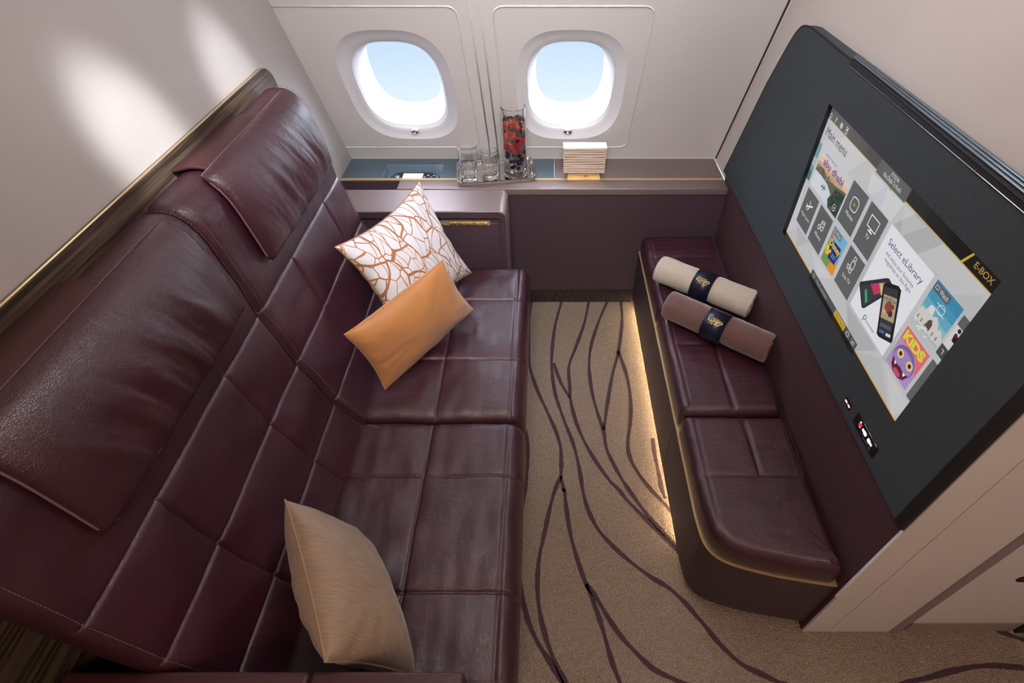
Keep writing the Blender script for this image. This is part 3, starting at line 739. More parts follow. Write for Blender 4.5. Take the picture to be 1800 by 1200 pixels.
def pad(poly, xs, ys, z0, z1, seed, parent, ylo, yhi):
    poly = refine(round_poly(poly, .022), .008); c = poly.mean(axis=0); n = len(poly); r = .026
    rings = [(0, z0), (-.002, z0+.012), (-.001, z1-r)]
    for a in range(15, 91, 15): t = math.radians(a); rings.append((r*(1-math.cos(t)), z1-r+r*math.sin(t)))
    V = []
    T = np.roll(poly, -1, 0)-np.roll(poly, 1, 0); T /= np.linalg.norm(T, axis=1, keepdims=True); In = np.stack([-T[:, 1], T[:, 0]], 1)
    if np.dot(In[0], c-poly[0]) < 0: In = -In
    for ins, z in rings: V += [(p[0]+q[0]*ins, p[1]+q[1]*ins, z) for p, q in zip(poly, In)]
    inner = np.array([(v[0], v[1]) for v in V[-n:]]); K = 36
    for k in range(1, K+1):
        f = 1-k/K*.995
        V += [(c[0]+(p[0]-c[0])*f, c[1]+(p[1]-c[1])*f, z1) for p in inner]
    V = np.array(V); m = len(rings)+K
    F = [(j*n+q, j*n+(q+1) % n, (j+1)*n+(q+1) % n, (j+1)*n+q) for j in range(m-1) for q in range(n)]+[tuple(range((m-1)*n, m*n)), tuple(range(n))[::-1]]
    def dis(x, y):
        o = quilt(y, x, ys, [], 9, dep=.006, w=.006, puff=.004)
        for (xc, ya, yb) in xs: o = o+groove(np.abs(x-xc), .006, .006)*((y > ya) & (y < yb))
        e = BX0+.034
        o = o+groove(np.abs(x-e), .004, .0025)
        return o+np.array([noise.noise(Vector((a*14, b*14, seed))) for a, b in zip(x, y)])*.0018
    tp = V[:, 2] > z1-.004; V[tp, 2] += dis(V[tp, 0], V[tp, 1])
    o = put('cushion', V, F, 'leather', parent)
    def at(a, b): return (a, b, z1+dis(np.array([a]), np.array([b]))[0]), (0, 0, 1)
    L = []
    xa, xb = BX0+.03, BX1-.02
    for y in ys: L.append((lambda t, y=y: at(xa+t*(xb-xa), y), xb-xa, True))
    for (xc, ya, yb) in xs: L.append((lambda t, xc=xc, ya=ya, yb=yb: at(xc, ya+.005+t*(yb-ya-.01)), yb-ya, True))
    L.append((lambda t: at(BX0+.034, ylo+.03+t*(yhi-ylo-.06)), yhi-ylo, True)); L.append((lambda t: at(BX1-.026, ylo+.03+t*(yhi-ylo-.06)), yhi-ylo, True))
    if ylo > .7 and ylo < .9:
        C = spline([(BX0+.034, .80, 0), (BX0+.036, .72, 0), (BX0+.052, .675, 0), (BX0+.09, .640, 0), (BX0+.16, .612, 0), (BX0+.26, .590, 0), (BX1-.026, .578, 0)], 6)
        ac = np.concatenate([[0], np.cumsum(np.linalg.norm(np.diff(C, axis=0), axis=1))])
        L.append((lambda t: at(float(np.interp(t*ac[-1], ac, C[:, 0])), float(np.interp(t*ac[-1], ac, C[:, 1]))), ac[-1], True))
    stitches('stitching', L, o, off=.0035, ln=.004, gap=.003, w=.0009)
def seg2(ya, yb, ins): return [(BX1-.012, yb), (BX0+ins, yb), (BX0+ins, ya), (BX1-.012, ya)]
nearp = [(x, y) for x, y in bench_outline(.0035, 1.034) if x < BX1-.02 or y > 1][1:]+[(BX1-.012, .551)]
nearp = [(BX1-.012, 1.026)]+nearp
pad(nearp, [(.613, .815, 1.03)], [.815], .305, .392, 3, bench, .78, 1.03)
pad(seg2(1.040, 1.532, .0035), [(.598, 1.04, 1.532)], [1.340], .305, .392, 6, bench, 1.04, 1.532)
pad(seg2(1.538, 2.022, .0035), [], [1.86], .305, .392, 9, bench, 1.538, 2.022)
# warm light strip under the bench
mb = MB(); mb.box((BX0+.028, .80, .0255), (BX0+.036, 1.98, .0335)); lab(mb.put('light_strip', 'led', bench), 'glowing warm light strip under the bench edge')

# ---------------------------------------------------------------- blankets
def roll(p0, p1, R, m, name_label, seed):
    p0 = np.array(p0); p1 = np.array(p1); ax = p1-p0; L = np.linalg.norm(ax); ax /= L
    up = np.array([0, 0, 1.]); sd = np.cross(up, ax); sd /= np.linalg.norm(sd); up = np.cross(ax, sd)
    t = thing('rolled_blanket', tuple((p0+p1)/2-np.array([0, 0, R])), name_label, 'blanket')
    turns = 3.6; n = 180; th = .0105; nl = 44; V = []; 
    A0 = -.9
    for i in range(nl+1):
        u = i/nl; sq = 1-.10*math.exp(-((u-.5)/.10)**4)     # squeezed under the band
        e = min(u, 1-u)*L
        for side in (0, 1):
            for k in range(n+1):
                a = k/n*turns*2*math.pi; base = .006+(R-.006-th*.5)*(k/n)
                rr = base+(th*.46 if side == 0 else -th*.46)
                if e < .006 and side == 0: rr -= .003*(1-e/.006)
                if side == 0: rr += .0022*noise.noise(Vector((a*1.2, u*6, seed)))+.0013*noise.noise(Vector((a*4, u*14, seed+3)))*(k/n)
                rr *= sq
                wob = .004*noise.noise(Vector((k/n*7, seed, 0)))*(1 if u in (0, 1) else 0)
                an = -(a-turns*2*math.pi)+A0
                x = math.cos(an)*rr; y = math.sin(an)*rr
                y = y*(.95) if y > 0 else y*.93
                V.append(p0+ax*(L*u+wob)+sd*x+up*y)
    V = np.array(V); w_ = 2*(n+1); F = []
    I = lambda i, s_, k: i*w_+s_*(n+1)+k
    for i in range(nl):
        for k in range(n):
            F.append((I(i,0,k), I(i,0,k+1), I(i+1,0,k+1), I(i+1,0,k))); F.append((I(i,1,k), I(i+1,1,k), I(i+1,1,k+1), I(i,1,k+1)))
        for k in (0, n): F.append((I(i,0,k), I(i+1,0,k), I(i+1,1,k), I(i,1,k)))
    for i in (0, nl):
        for k in range(n): F.append((I(i,0,k), I(i,1,k), I(i,1,k+1), I(i,0,k+1)))
    put('blanket_cloth', V, F, m, t)
    # paper band with gold lettering
    mb = MB(); V = []; q_ = 64; a0, a1 = .40, .60
    R2 = R*.935+.0012
    for (u, rr) in ((a0, R2-.001), (a0, R2), (a1, R2), (a1, R2-.001)):
        for q in range(q_):
            an = 2*math.pi*q/q_; x = math.cos(an)*rr; y = math.sin(an)*rr; y = y*.95 if y > 0 else y*.93; V.append(p0+ax*L*u+sd*x+up*y)
    F = [(j*q_+q, j*q_+(q+1) % q_, ((j+1) % 4)*q_+(q+1) % q_, ((j+1) % 4)*q_+q) for j in range(4) for q in range(q_)]
    bd = put('paper_band', V, F, 'band', t)
    mb = MB()
    for s_, size, off in (('الاتحاد', .0105, .0115), ('ETIHAD', .0150, -.0005), ('AIRWAYS', .0058, -.0085)):
        tv, tf = text_mesh(s_, size)
        W = []
        for x, y in tv:
            # text x along the roll axis, y around the roll
            arc = (y+off)/R2; an = math.radians(122)+arc; W.append(p0+ax*(L*.5+x)+sd*math.cos(an)*(R2+.0005)+up*math.sin(an)*(R2+.0005)*.95)
        mb.add(W, tf)
    mb.put('gold_lettering', 'gold_print', bd)
def text_mesh(s_, size, align='CENTER', bold=0):
    cu = bpy.data.curves.new('txt', 'FONT'); cu.body = s_; cu.size = size; cu.align_x = align; cu.align_y = 'CENTER'; cu.offset = bold*size; cu.resolution_u = 3
    o = bpy.data.objects.new('txt', cu); COL.objects.link(o); dg = bpy.context.evaluated_depsgraph_get(); dg.update(); me = o.evaluated_get(dg).to_mesh()
    V = [(v.co.x, v.co.y) for v in me.vertices]; F = [tuple(p.vertices) for p in me.polygons]
    o.evaluated_get(dg).to_mesh_clear(); bpy.data.objects.remove(o); bpy.data.curves.remove(cu); return V, F
BZ = .392+.047
roll((.448, 1.692, BZ+.016), (.752, 1.474, BZ+.016), .0625, 'cream_fleece', 'cream rolled blanket with navy band on the bench, the one nearer the window', 1.7)
roll((.446, 1.480, BZ+.015), (.748, 1.250, BZ+.015), .0615, 'brown_fleece', 'brown rolled blanket with navy band on the bench, in front of the cream one', 6.1)

# ---------------------------------------------------------------- pillows
def pillow(name, C, thick, m, label, cat, seed, wr=.004, n=64, pin=.055, ear=.0, tw=None):
    """C: four corners in order (u0v0, u1v0, u1v1, u0v1)"""
    C = [np.array(c, float) for c in C]; ctr = sum(C)/4; nr = np.cross(C[1]-C[0], C[3]-C[0]); nr /= np.linalg.norm(nr)
    V = []; UV = []; F = []; W = np.linalg.norm(C[1]-C[0]); Hh = np.linalg.norm(C[3]-C[0])
    def sheet(sg):
        base = len(V)
        for i in range(n+1):
            for j in range(n+1):
                u = .5-.5*math.cos(math.pi*i/n); v = .5-.5*math.cos(math.pi*j/n); a = 2*u-1; b = 2*v-1
                # edges bow inwards between the corners
                ua = a*(1-pin*(1-b*b)); vb = b*(1-pin*(1-a*a)); uu = (ua+1)/2; vv = (vb+1)/2
                p = C[0]*(1-uu)*(1-vv)+C[1]*uu*(1-vv)+C[2]*uu*vv+C[3]*(1-uu)*vv
                h = ((1-a*a)*(1-b*b)); h = h**.46 if h > 0 else 0
                edge = max(abs(a), abs(b)); c1 = noise.noise(Vector((a*1.8+seed, b*1.8, sg*3)))
                rad = noise.noise(Vector((math.atan2(b, a)*5+seed, sg, edge*1.5)))
                d = thick*.5*h*(1+.12*c1)+wr*rad*h**.5*(edge**2)*1.6+wr*.5*noise.noise(Vector((a*5, b*3, seed)))*h
                V.append(p+nr*sg*d); UV.append((uu*W/.4, vv*Hh/.4))
        for i in range(n):
            for j in range(n):
                q = (base+i*(n+1)+j, base+(i+1)*(n+1)+j, base+(i+1)*(n+1)+j+1, base+i*(n+1)+j+1); F.append(q if sg > 0 else q[::-1])
    sheet(1); sheet(-1)
    me = put(name, V, F, m, None, True, None, UV)
    tag(me, label, cat)
    pts = []
    for k in range(4):
        for q in range(20):
            t = q/20; a = -1+2*t; b = -1
            for _ in range(k): a, b = -b, a
            ua = a*(1-pin*(1-b*b)); vb = b*(1-pin*(1-a*a)); uu = (ua+1)/2; vv = (vb+1)/2
            pts.append(C[0]*(1-uu)*(1-vv)+C[1]*uu*(1-vv)+C[2]*uu*vv+C[3]*(1-uu)*vv)
    MB().tube([Vector(p) for p in pts], .0026, 6, closed=True).put('edge_seam', m, me, True)
    return me
# order: bottom edge left -> right, then up
pillow('patterned_pillow', [(-.470, 1.262, .475), (-.283, 1.655, .465), (-.446, 1.752, .800), (-.632, 1.345, .800)], .150, 'leaf_print', 'white square pillow with copper leaf-vein print leaning at the window end of the sofa', 'pillow', 2.2, .006, pin=.15)
pillow('orange_pillow', [(-.503, 1.09, .440), (-.257, 1.447, .462), (-.325, 1.385, .722), (-.562, 1.080, .690)], .115, 'satin', 'burnt orange satin lumbar pillow in front of the leaf-print pillow', 'pillow', 5.5, .0045, pin=.07)
pillow('taupe_pillow', [(-.470, .612, .436), (-.275, .305, .436), (-.385, .272, .675), (-.558, .578, .682)][::-1], .145, 'taupe_silk', 'taupe brown silk lumbar pillow on the seat nearest the camera', 'pillow', 8.4, .006, pin=.06)

# ---------------------------------------------------------------- dark wall panel holding the television
PX0, PZ0, PZ1, PYN = .755, .648, 1.295, .534
pan = thing('media_panel', (.78, 1.2, PZ0), 'dark grey-green fabric wall panel above the bench surrounding the television', 'panel')
HY_N, HY_F, HZ_B, HZ_T = .700, 1.457, .780, 1.180
far = [(2.117, PZ0), (2.045, .80), (1.915, 1.075), (1.832, 1.215)]
cor = spline([(1.832, 1.215, 0), (1.800, 1.258, 0), (1.765, 1.284, 0), (1.710, PZ1, 0)], 5)[:, :2]
far = far+[tuple(c) for c in cor[1:]]
out_ = [(HY_F, PZ0)]+far+[(HY_F, PZ1)]
D_ = .032
mb = MB()
def xw(y): return .812-(y-.53)*.04/1.89   # face of the white wall behind
def slab(poly):
    P = [(PX0, y, z) for y, z in poly]; Q = [(xw(y)+.002, y, z) for y, z in poly]; n = len(P)
    mb.add(P+Q, [tuple(range(n))[::-1]]+[(a, (a+1) % n, n+(a+1) % n, n+a) for a in range(n)])
slab(out_)
slab([(PYN, PZ0), (HY_N, PZ0), (HY_N, PZ1), (PYN, PZ1)])
slab([(HY_N, PZ0), (HY_F, PZ0), (HY_F, HZ_B), (HY_N, HZ_B)])
slab([(HY_N, HZ_T), (HY_F, HZ_T), (HY_F, PZ1), (HY_N, PZ1)])
mb.put('fabric_face', 'fabric_dark', pan)
# dark rim round the far and top edge, near edge
rim = [(PX0+.0015, y, z) for y, z in far]+[(PX0+.0015, PYN, PZ1)]
MB().tube(rim, .0028, 6).put('edge_rim', 'black_matte', pan, True)
box('side_rim', (PX0-.001, PYN-.0065, PZ0-.002), (PX0+.05, PYN+.018, PZ1), 'black_matte', pan)
MB().tube([(PX0+.001, PYN, PZ0+.0005), (PX0+.001, 2.112, PZ0+.0005)], .0012, 6).put('lower_bead', 'vent_metal', pan, True)
# air vent along the top edge
vt = MB(); VF, VN = 1.475, .536
vt.add([(PX0-.0006, VF-.045, 1.283), (PX0-.0006, VN, 1.283), (PX0-.0006, VN, PZ1+.0012), (PX0-.0006, VF-.045, PZ1+.0012), (xw(VF)-.001, VF, PZ1+.0012), (xw(VN)-.001, VN, PZ1+.0012)], [(0,3,2,1), (3,4,5,2)])
vt = vt.put('air_vent', 'vent_gap', pan)
for k in range(3):
    f = .30+.235*k
    a = PX0+(xw(VF)-PX0)*f; b = PX0+(xw(VN)-PX0)*f
    MB().tube([(a, VF-.036+.012*k, PZ1+.0030), (b, VN, PZ1+.0030)], .0036, 8, flat=.6).put('slat', 'vent_metal', vt, True)
MB().tube([(PX0-.001, VF-.052, 1.2835), (PX0-.001, VN, 1.2835)], .0011, 6).put('vent_lip', 'steel', vt, True)
MB().tube([(xw(VF)-.003, VF, PZ1+.002), (xw(VN)-.003, VN, PZ1+.002)], .0009, 6).put('vent_lip', 'vent_metal', vt, True)

# sockets
def plate(name, y0, y1, z0_, z1_):
    mb = MB(); x = PX0
    mb.box((x-.0022, y0, z0_), (x+.001, y1, z1_), 0); return mb.put(name, 'black', pan)
s1 = plate('call_switch', .824, .853, .6755, .6935)
def mark(y, z, w_, h_, m, p, nm, sl=0): MB().add([(PX0-.0032, y-w_, z-h_), (PX0-.0032, y+w_, z-h_+sl), (PX0-.0032, y+w_, z+h_+sl), (PX0-.0032, y-w_, z+h_), (PX0-.002, y-w_, z-h_), (PX0-.002, y+w_, z-h_+sl), (PX0-.002, y+w_, z+h_+sl), (PX0-.002, y-w_, z+h_)], [(0,1,2,3)[::-1], (0,1,5,4), (1,2,6,5), (2,3,7,6), (3,0,4,7)]).put(nm, m, p)
mark(.8455, .6850, .0050, .0024, 'socket_white', s1, 'marking'); mark(.8375, .6850, .0032, .0026, 'socket_red', s1, 'marking'); mark(.830, .6850, .0040, .0024, 'socket_white', s1, 'marking')
s2 = plate('power_socket', .689, .795, .6715, .7075)
mark(.768, .6925, .0055, .0055, 'socket_red', s2, 'marking'); mark(.7705, .6985, .0022, .0020, 'socket_white', s2, 'marking'); mark(.766, .6875, .0022, .0020, 'socket_white', s2, 'marking')
mark(.746, .6925, .0100, .0032, 'socket_white', s2, 'marking'); mark(.743, .6925, .0045, .0050, 'socket_white', s2, 'marking')
mark(.718, .6925, .0100, .0030, 'socket_white', s2, 'marking'); mark(.722, .6925, .0045, .0050, 'socket_white', s2, 'marking')
MB().tube([(PX0-.002, .693, .7070), (PX0-.002, .790, .7070)], .0006, 6).put('chrome_line', 'steel', s2, True)
MB().tube([(PX0-.002, .707, .6790), (PX0-.002, .760, .6790)], .0004, 6).put('chrome_line', 'steel', s2, True)

# ---------------------------------------------------------------- television
tvx = .768
tv = thing('television', (tvx, 1.1, HZ_B), 'flat television set into the dark panel showing a grey tiled main menu', 'television')
mb = MB()
mb.box((PX0+.0002, HY_F-.0005, HZ_B), (tvx, HY_F+.0, HZ_T)); mb.box((PX0+.0002, HY_N, HZ_B), (tvx, HY_N+.0005, HZ_T))
mb.box((PX0+.0002, HY_N, HZ_B), (tvx, HY_F, HZ_B+.0005)); mb.box((PX0+.0002, HY_N, HZ_T-.0005), (tvx, HY_F, HZ_T))
mb.put('bezel', 'black', tv)
KS = tvx/.755; WU, WV = .757*KS, .393*KS; Y0 = 1.457*KS; Z0 = H+(1.18-H)*KS
sc = MB(); SM = []
def cidx(rgb, k=.80):
    nm = 'screen_%d_%d_%d' % rgb
    if nm not in M: emat(nm, rgb, k)
    if nm not in SM: SM.append(nm)
    return SM.index(nm)
def SP(u, v, l): return (tvx-.0003-.00018*l, min(max(Y0-WU*u, HY_N+.0007), HY_F-.0007), min(max(Z0-WV*v, HZ_B+.0007), HZ_T-.0007))
def poly(pts, rgb, l): sc.add([SP(u, v, l) for u, v in pts], [tuple(range(len(pts)))], cidx(rgb))
def rect(u0, v0, u1, v1, rgb, l=2): poly([(u0, v0), (u1, v0), (u1, v1), (u0, v1)], rgb, l)
def ell(u, v, ru, rgb, l, k=1.0, n=20): poly([(u+ru*math.cos(2*math.pi*q/n), v+ru*k*WU/WV*math.sin(2*math.pi*q/n)) for q in range(n)], rgb, l)
def line(pts, w_, rgb, l):
    for (a, b) in zip(pts[:-1], pts[1:]):
        dx, dy = (b[0]-a[0])*WU, (b[1]-a[1])*WV; L = math.hypot(dx, dy) or 1; nx, ny = -dy/L*w_/2/WU, dx/L*w_/2/WV; ex, ey = dx/L*w_/3/WU, dy/L*w_/3/WV
        poly([(a[0]-ex+nx, a[1]-ey+ny), (b[0]+ex+nx, b[1]+ey+ny), (b[0]+ex-nx, b[1]+ey-ny), (a[0]-ex-nx, a[1]-ey-ny)], rgb, l)
def ring(u, v, ru, w_, rgb, l, k=1.0, n=24, e=2):
    line([(u+superell(2*math.pi*q/n, ru, 1, e)[0], v+superell(2*math.pi*q/n, 1, ru*k*WU/WV, e)[1]) for q in range(n+1)], w_, rgb, l)
def text(s_, u0, u1, v, hgt, rgb, l=4, bold=0, rot=0):
    V, F = text_mesh(s_, 1, bold=bold); xs_ = [a for a, b in V]; ys_ = [b for a, b in V]; mx, mn = max(xs_), min(xs_); cy = (max(ys_)+min(ys_))/2; hh = max(ys_)-min(ys_)
    W = []
    for a, b in V:
        uu = u0+(a-mn)/(mx-mn)*(u1-u0); vv = v-(b-cy)/hh*hgt
        W.append(SP(uu, vv, l))
    sc.add(W, F, cidx(rgb))
G = (198, 198, 200)
rect(.031, -.05, 1.05, 1.05, G, 0)
for p, c in [([(.03, .24), (.20, .06), (.35, .07), (.15, .5)], (206, 206, 208)), ([(.40, .10), (.60, .09), (.58, .22), (.42, .2)], (212, 212, 214)), ([(.50, .085), (.44, .21), (.52, .20)], (188, 194, 204)), ([(.60, .09), (.72, .08), (.65, .22)], (206, 206, 208)), ([(.66, .075), (.80, .075), (.74, .22), (.60, .21)], (180, 180, 182)), ([(.80, .075), (1, .075), (.86, .30)], (200, 200, 201)), ([(.82, .21), (.99, .10), (1.02, .30)], (190, 190, 192)),
             ([(.03, .55), (.10, .85), (.03, .97)], (206, 206, 208)), ([(.10, .84), (.22, .83), (.15, .97)], (186, 186, 190)), ([(.25, .84), (.45, .82), (.36, .93)], (208, 208, 210)), ([(.58, .82), (.80, .81), (.72, 1.0), (.64, .93)], (180, 180, 183)), ([(.72, .99), (.83, .82), (.96, .98)], (190, 190, 192)), ([(.86, .81), (1.03, .82), (.98, 1.0)], (206, 206, 208)), ([(.83, .55), (.86, .80), (.83, .82)], (188, 188, 190)), ([(.575, .2), (.6, .8), (.575, .83)], (190, 190, 192))]: poly(p, c, .5)
# top bar
for a, b, c in ((.031, .20, (92, 92, 88)), (.20, .32, (84, 84, 80)), (.32, .42, (76, 76, 74)), (.598, .70, (40, 42, 42)), (.70, .80, (32, 33, 33)), (.80, 1.05, (24, 24, 24))): rect(a, -.05, b, .069, c, 1)
rect(.418, -.05, .598, .083, (96, 98, 98), 2)
rect(.031, .0675, .418, .0715, (190, 160, 80), 2); rect(.598, .0675, 1.05, .0725, (190, 150, 40), 2)
poly([(.875, .069), (.883, .069), (.904, -.01), (.897, -.01)], (200, 165, 60), 3)
text('E-BOX', .917, .988, .028, .032, (165, 135, 66), 3, .015)
poly([(.506, .083), (.526, .083), (.516, .098)], (215, 170, 50), 3)
text('EY0246', .492, .537, .020, .022, (225, 225, 225), 3); text('Abu Dhabi To Kochi', .457, .563, .052, .026, (230, 230, 230), 3)
W_ = (235, 235, 235)
line([(.038, .046), (.046, .030), (.054, .046)], .0016, W_, 3); line([(.040, .046), (.040, .060), (.052, .060), (.052, .046)], .0016, W_, 3)
text('?', .084, .093, .045, .036, W_, 3); ring(.135, .043, .008, .0016, W_, 3); ring(.135, .043, .004, .0012, W_, 3); line([(.127, .043), (.143, .043)], .001, W_, 3); line([(.135, .028), (.135, .058)], .001, W_, 3)
line([(.172, .022), (.184, .022), (.184, .060), (.172, .060), (.172, .022)], .0015, W_, 3); rect(.175, .030, .181, .042, W_, 3)
text('Main menu', .055, .229, .142, .058, (60, 60, 64), 3)
# partial tile far left and abu dhabi tile
rect(.031, .235, .060, .51, (120, 160, 165), 2); rect(.031, .34, .060, .40, (178, 190, 186), 2.5); rect(.031, .44, .060, .51, (80, 120, 128), 2.5)
for a, b, c in ((.235, .27, (205, 205, 215)), (.27, .30, (222, 205, 195)), (.30, .33, (226, 196, 168)), (.33, .36, (205, 160, 125)), (.36, .39, (170, 140, 120)), (.39, .51, (214, 218, 226))): rect(.076, a, .321, b, c, 2)
poly([(.076, .36), (.13, .345), (.18, .375), (.235, .36), (.321, .33), (.321, .51), (.245, .51), (.225, .47), (.235, .43), (.19, .40), (.13, .395), (.076, .40)], (96, 100, 84), 2.5)
poly([(.25, .37), (.321, .35), (.321, .51), (.248, .51), (.232, .46), (.245, .42)], (48, 66, 58), 3)
for q in range(26):
    u = random.uniform(.245, .318); v = random.uniform(.37, .505); ell(u, v, random.uniform(.003, .008), random.choice([(66, 84, 70), (36, 52, 46), (86, 98, 80)]), 3.3, 1, 7)
for q in range(14): ell(random.uniform(.08, .235), random.uniform(.355, .39), random.uniform(.004, .009), random.choice([(120, 112, 92), (84, 90, 76), (150, 130, 104)]), 2.8, 1, 7)
line([(.155, .445), (.19, .437)], .004, (40, 130, 110), 3.4); line([(.166, .425), (.178, .458)], .0025, (190, 60, 50), 3.5); line([(.182, .42), (.172, .462)], .0025, (30, 90, 90), 3.5)
text('experience', .108, .203, .258, .022, (110, 95, 150), 3.5); text('abu dhabi', .112, .283, .302, .050, (96, 84, 150), 3.5, .02)
ring(.287, .468, .011, .0014, W_, 3.6); poly([(.284, .460), (.284, .476), (.292, .468)], W_, 3.6)
T_ = (98, 99, 101)
def tile(u0, v0, u1, v1, s_, tv_, tw, c=T_): rect(u0, v0, u1, v1, c, 2); m_ = (u0+u1)/2; text(s_, m_-tw/2, m_+tw/2, tv_, .026, (228, 228, 228), 3)
tile(.075, .539, .184, .815, 'Flight path', .724, .078); tile(.204, .537, .316, .813, 'Albums', .72, .056); tile(.331, .221, .443, .500, 'Movies', .408, .054); tile(.462, .221, .574, .500, 'TV', .398, .024); tile(.463, .528, .573, .808, 'Live TV', .712, .056)
line([(.110, .655), (.155, .615)], .0045, W_, 3); line([(.128, .600), (.137, .636), (.124, .672)], .003, W_, 3); line([(.107, .635), (.117, .66), (.112, .675)], .002, W_, 3)
ring(.246, .665, .008, .0022, W_, 3); ring(.268, .655, .008, .0022, W_, 3); line([(.253, .660), (.253, .610), (.276, .600), (.276, .652)], .0022, W_, 3); line([(.253, .625), (.276, .615)], .0022, W_, 3)
ring(.389, .330, .023, .0024, W_, 3, .92, 32, 3.4); poly([(.384, .318), (.384, .342), (.396, .330)], (215, 165, 50), 3)
line([(.493, .275), (.546, .275), (.546, .345), (.493, .345), (.493, .275)], .0026, W_, 3); line([(.508, .362), (.531, .362)], .004, W_, 3); rect(.516, .345, .523, .362, W_, 3); ell(.547, .276, .003, (215, 165, 50), 3.3)
line([(.508, .585), (.528, .585), (.528, .632), (.508, .632), (.508, .585)], .0022, W_, 3)
for vv in (.563, .654): line([(.511, vv-.010), (.525, vv-.010), (.525, vv+.010), (.511, vv+.010), (.511, vv-.010)], .0018, W_, 3)
ring(.501, .640, .006, .0014, W_, 3); ring(.498, .644, .009, .0010, W_, 3)
# bright children tile
rect(.336, .540, .443, .808, (120, 180, 215), 2); poly([(.336, .60), (.38, .64), (.36, .74), (.336, .76)], (150, 170, 80), 2.3); poly([(.336, .74), (.40, .70), (.443, .76), (.443, .808), (.336, .808)], (120, 150, 90), 2.5)
poly([(.40, .74), (.443, .72), (.443, .808), (.39, .808)], (225, 150, 50), 2.7); poly([(.336, .58), (.352, .57), (.356, .62), (.336, .64)], (200, 120, 110), 2.7)
poly([(.352, .625), (.425, .615), (.432, .655), (.425, .742), (.372, .748), (.356, .68)], (44, 48, 110), 3); text('Disney', .352, .430, .654, .055, (240, 220, 90), 3.6, .02)
for u, v, r, c in ((.350, .700, .010, (245, 205, 60)), (.362, .722, .009, (245, 190, 40)), (.372, .700, .007, (240, 200, 70)), (.350, .735, .007, (230, 180, 50))): ell(u, v, r, c, 3.4)
line([(.388, .700), (.420, .698)], .0025, (120, 170, 225), 3.7); line([(.388, .716), (.414, .714)], .0025, (120, 170, 225), 3.7)
rect(.338, .548, .405, .592, (120, 122, 124), 3.2); text('Play', .366, .398, .571, .024, (220, 220, 220), 3.6); ring(.350, .570, .006, .0012, (220, 220, 220), 3.6)
# library tile
rect(.594, .218, .831, .797, (232, 233, 238), 2)
text('Select eLibrary', .618, .809, .302, .052, (74, 62, 130), 3); text('and enjoy your favourite', .630, .790, .358, .030, (88, 88, 104), 3); text('magazines on this flight', .638, .792, .392, .030, (88, 88, 104), 3)
def quad2(pts, rgb, l): poly(pts, rgb, l)
poly([(.592, .65), (.588, .63), (.684, .458), (.694, .446), (.726, .455), (.731, .476), (.662, .722), (.650, .732)], (48, 50, 56), 3)
poly([(.598, .648), (.690, .468), (.722, .476), (.655, .712)], (60, 62, 68), 3.2); poly([(.636, .575), (.690, .478), (.716, .50), (.672, .60)], (196, 60, 96), 3.4); poly([(.668, .52), (.692, .485), (.715, .505), (.700, .56)], (205, 190, 120), 3.6); poly([(.625, .635), (.632, .62), (.662, .668), (.655, .69)], (50, 170, 130), 3.5)
poly([(.686, .50), (.692, .475), (.742, .425), (.760, .428), (.832, .672), (.832, .692), (.778, .742), (.764, .742)], (30, 31, 36), 4)
poly([(.694, .502), (.750, .443), (.822, .683), (.768, .726)], (56, 58, 64), 4.2); poly([(.708, .535), (.764, .482), (.800, .598), (.744, .650)], (176, 160, 128), 4.4)
for u, v, r, c in ((.752, .565, .018, (150, 70, 60)), (.770, .580, .010, (60, 50, 60)), (.745, .60, .008, (210, 180, 140)), (.765, .54, .007, (120, 60, 50))): ell(u, v, r, c, 4.6)
V, F = text_mesh('VOGUE', 1, bold=.01); xs_ = [a for a, b in V]; mn, mx = min(xs_), max(xs_)
sc.add([SP(.712+(a-mn)/(mx-mn)*.052+b*.055, .548-(a-mn)/(mx-mn)*.052-b*.0+(-b)*.02+.008, 4.8) for a, b in V], F, cidx((40, 50, 110)))
poly([(.752, .672), (.800, .628), (.806, .645), (.758, .690)], (90, 92, 98), 4.5); poly([(.765, .705), (.785, .686), (.789, .698), (.769, .717)], (60, 120, 190), 4.6); poly([(.795, .680), (.814, .662), (.818, .676), (.799, .694)], (225, 225, 230), 4.6)
ring(.686, .752, .007, .0026, (40, 150, 120), 3); line([(.680, .752), (.680, .785)], .0028, (40, 150, 120), 3); text('pressreader', .698, .752, .760, .026, (50, 56, 70), 3)
# watch tile with white domed building
for a, b, c in ((.216, .27, (62, 140, 175)), (.27, .32, (74, 152, 184)), (.32, .37, (104, 172, 196)), (.37, .42, (140, 188, 204)), (.42, .47, (176, 186, 190)), (.47, .51, (192, 196, 198))): rect(.848, a, .966, b, c, 2)
poly([(.848, .395), (.856, .375), (.866, .385), (.876, .350), (.886, .335), (.896, .350), (.902, .372), (.915, .352), (.930, .370), (.936, .395), (.950, .385), (.966, .415), (.966, .455), (.848, .465)], (212, 208, 204), 2.6)
poly([(.896, .44), (.896, .405), (.906, .385), (.916, .405), (.916, .44)], (90, 74, 70), 3); ell(.886, .352, .012, (224, 222, 218), 3)
for q in range(6): rect(.856+q*.018, .425, .861+q*.018, .448, (140, 132, 130), 2.9)
for q in range(12): ell(random.uniform(.855, .955), random.uniform(.455, .485), random.uniform(.002, .004), (232, 232, 228), 3)
rect(.850, .226, .918, .272, (92, 98, 102), 3.2); text('Watch', .876, .912, .249, .026, (226, 226, 226), 3.6); line([(.856, .238), (.869, .238), (.869, .256), (.856, .256), (.856, .238)], .0012, (220, 220, 220), 3.6)
ring(.912, .312, .013, .0014, (210, 225, 232), 3.4); line([(.888, .300), (.925, .300)], .0016, (214, 228, 234), 3.4); line([(.888, .332), (.932, .332)], .0016, (214, 228, 234), 3.4)
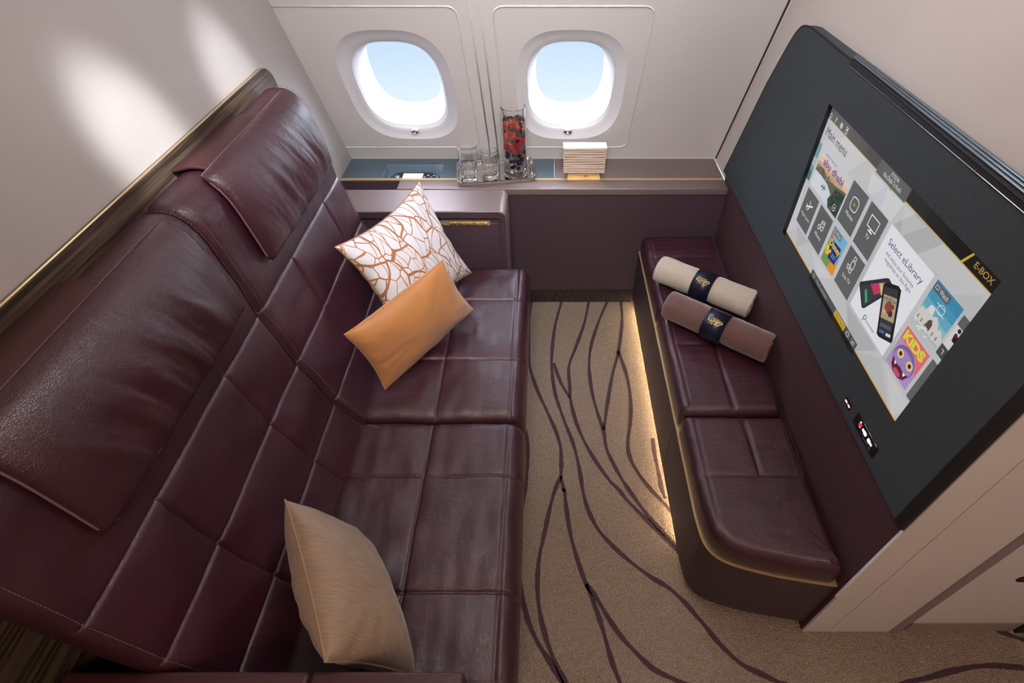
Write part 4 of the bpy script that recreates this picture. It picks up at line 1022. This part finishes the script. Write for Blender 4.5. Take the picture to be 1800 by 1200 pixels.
# kids tile
rect(.848, .525, .966, .791, (178, 150, 200), 2); rect(.848, .525, .966, .61, (226, 110, 118), 2.3); poly([(.930, .60), (.966, .60), (.966, .70), (.950, .64)], (226, 110, 118), 2.3)
ell(.905, .69, .050, (128, 100, 160), 2.6, .88, 28); ell(.905, .702, .046, (160, 136, 190), 2.9, .80, 28)
poly([(.865, .72), (.885, .735), (.908, .728), (.930, .736), (.948, .718), (.940, .765), (.918, .790), (.893, .790), (.872, .765)], (104, 30, 62), 3.2); ell(.906, .772, .018, (196, 84, 110), 3.4, .5)
poly([(.876, .728), (.888, .735), (.884, .752)], (240, 240, 240), 3.5); poly([(.925, .735), (.938, .728), (.933, .752)], (240, 240, 240), 3.5)
for u in (.882, .932): ell(u, .672, .014, (226, 214, 150), 3.4, .95); ell(u, .672, .008, (170, 90, 50), 3.6); ell(u, .672, .0045, (20, 16, 24), 3.8)
text('KiDS', .856, .957, .570, .062, (222, 215, 70), 3.6, .05)
rect(.975, .232, 1.05, .29, (96, 98, 100), 2); rect(.975, .29, 1.05, .415, (214, 214, 216), 2); ell(.992, .335, .006, (120, 30, 40), 3); ell(.993, .305, .006, (40, 36, 40), 3); poly([(.986, .34), (1.0, .33), (1.01, .37), (.99, .37)], (30, 30, 34), 3)
rect(.972, .418, 1.05, .482, (74, 76, 78), 2); line([(.983, .44), (.990, .44), (.990, .462)], .0014, W_, 3); rect(.978, .518, 1.05, .80, (100, 101, 103), 2)
# bottom bar
rect(.031, .966, .318, .974, (205, 160, 50), 2); rect(.717, .966, 1.05, .974, (205, 160, 50), 2)
rect(.318, .925, .717, 1.05, (58, 58, 58), 2); rect(.322, .930, .538, 1.05, (88, 88, 88), 2.5); text('Find content', .372, .470, .955, .026, (170, 170, 170), 3); ring(.343, .952, .007, .0012, (200, 200, 200), 3)
rect(.542, .930, .628, 1.05, (206, 168, 60), 2.5); text('Ask a friend', .552, .618, .952, .024, (110, 80, 30), 3)
rect(.634, .930, .672, 1.05, (96, 96, 96), 2.5); rect(.677, .930, .714, 1.05, (96, 96, 96), 2.5); ring(.653, .953, .008, .0013, W_, 3); text('AT', .686, .705, .953, .026, W_, 3)
scr = put('screen', sc.V, sc.F, SM, tv, False, sc.I)
box('screen_backing', (tvx-.0001, HY_N, HZ_B), (tvx+.006, HY_F, HZ_T), 'black', tv)
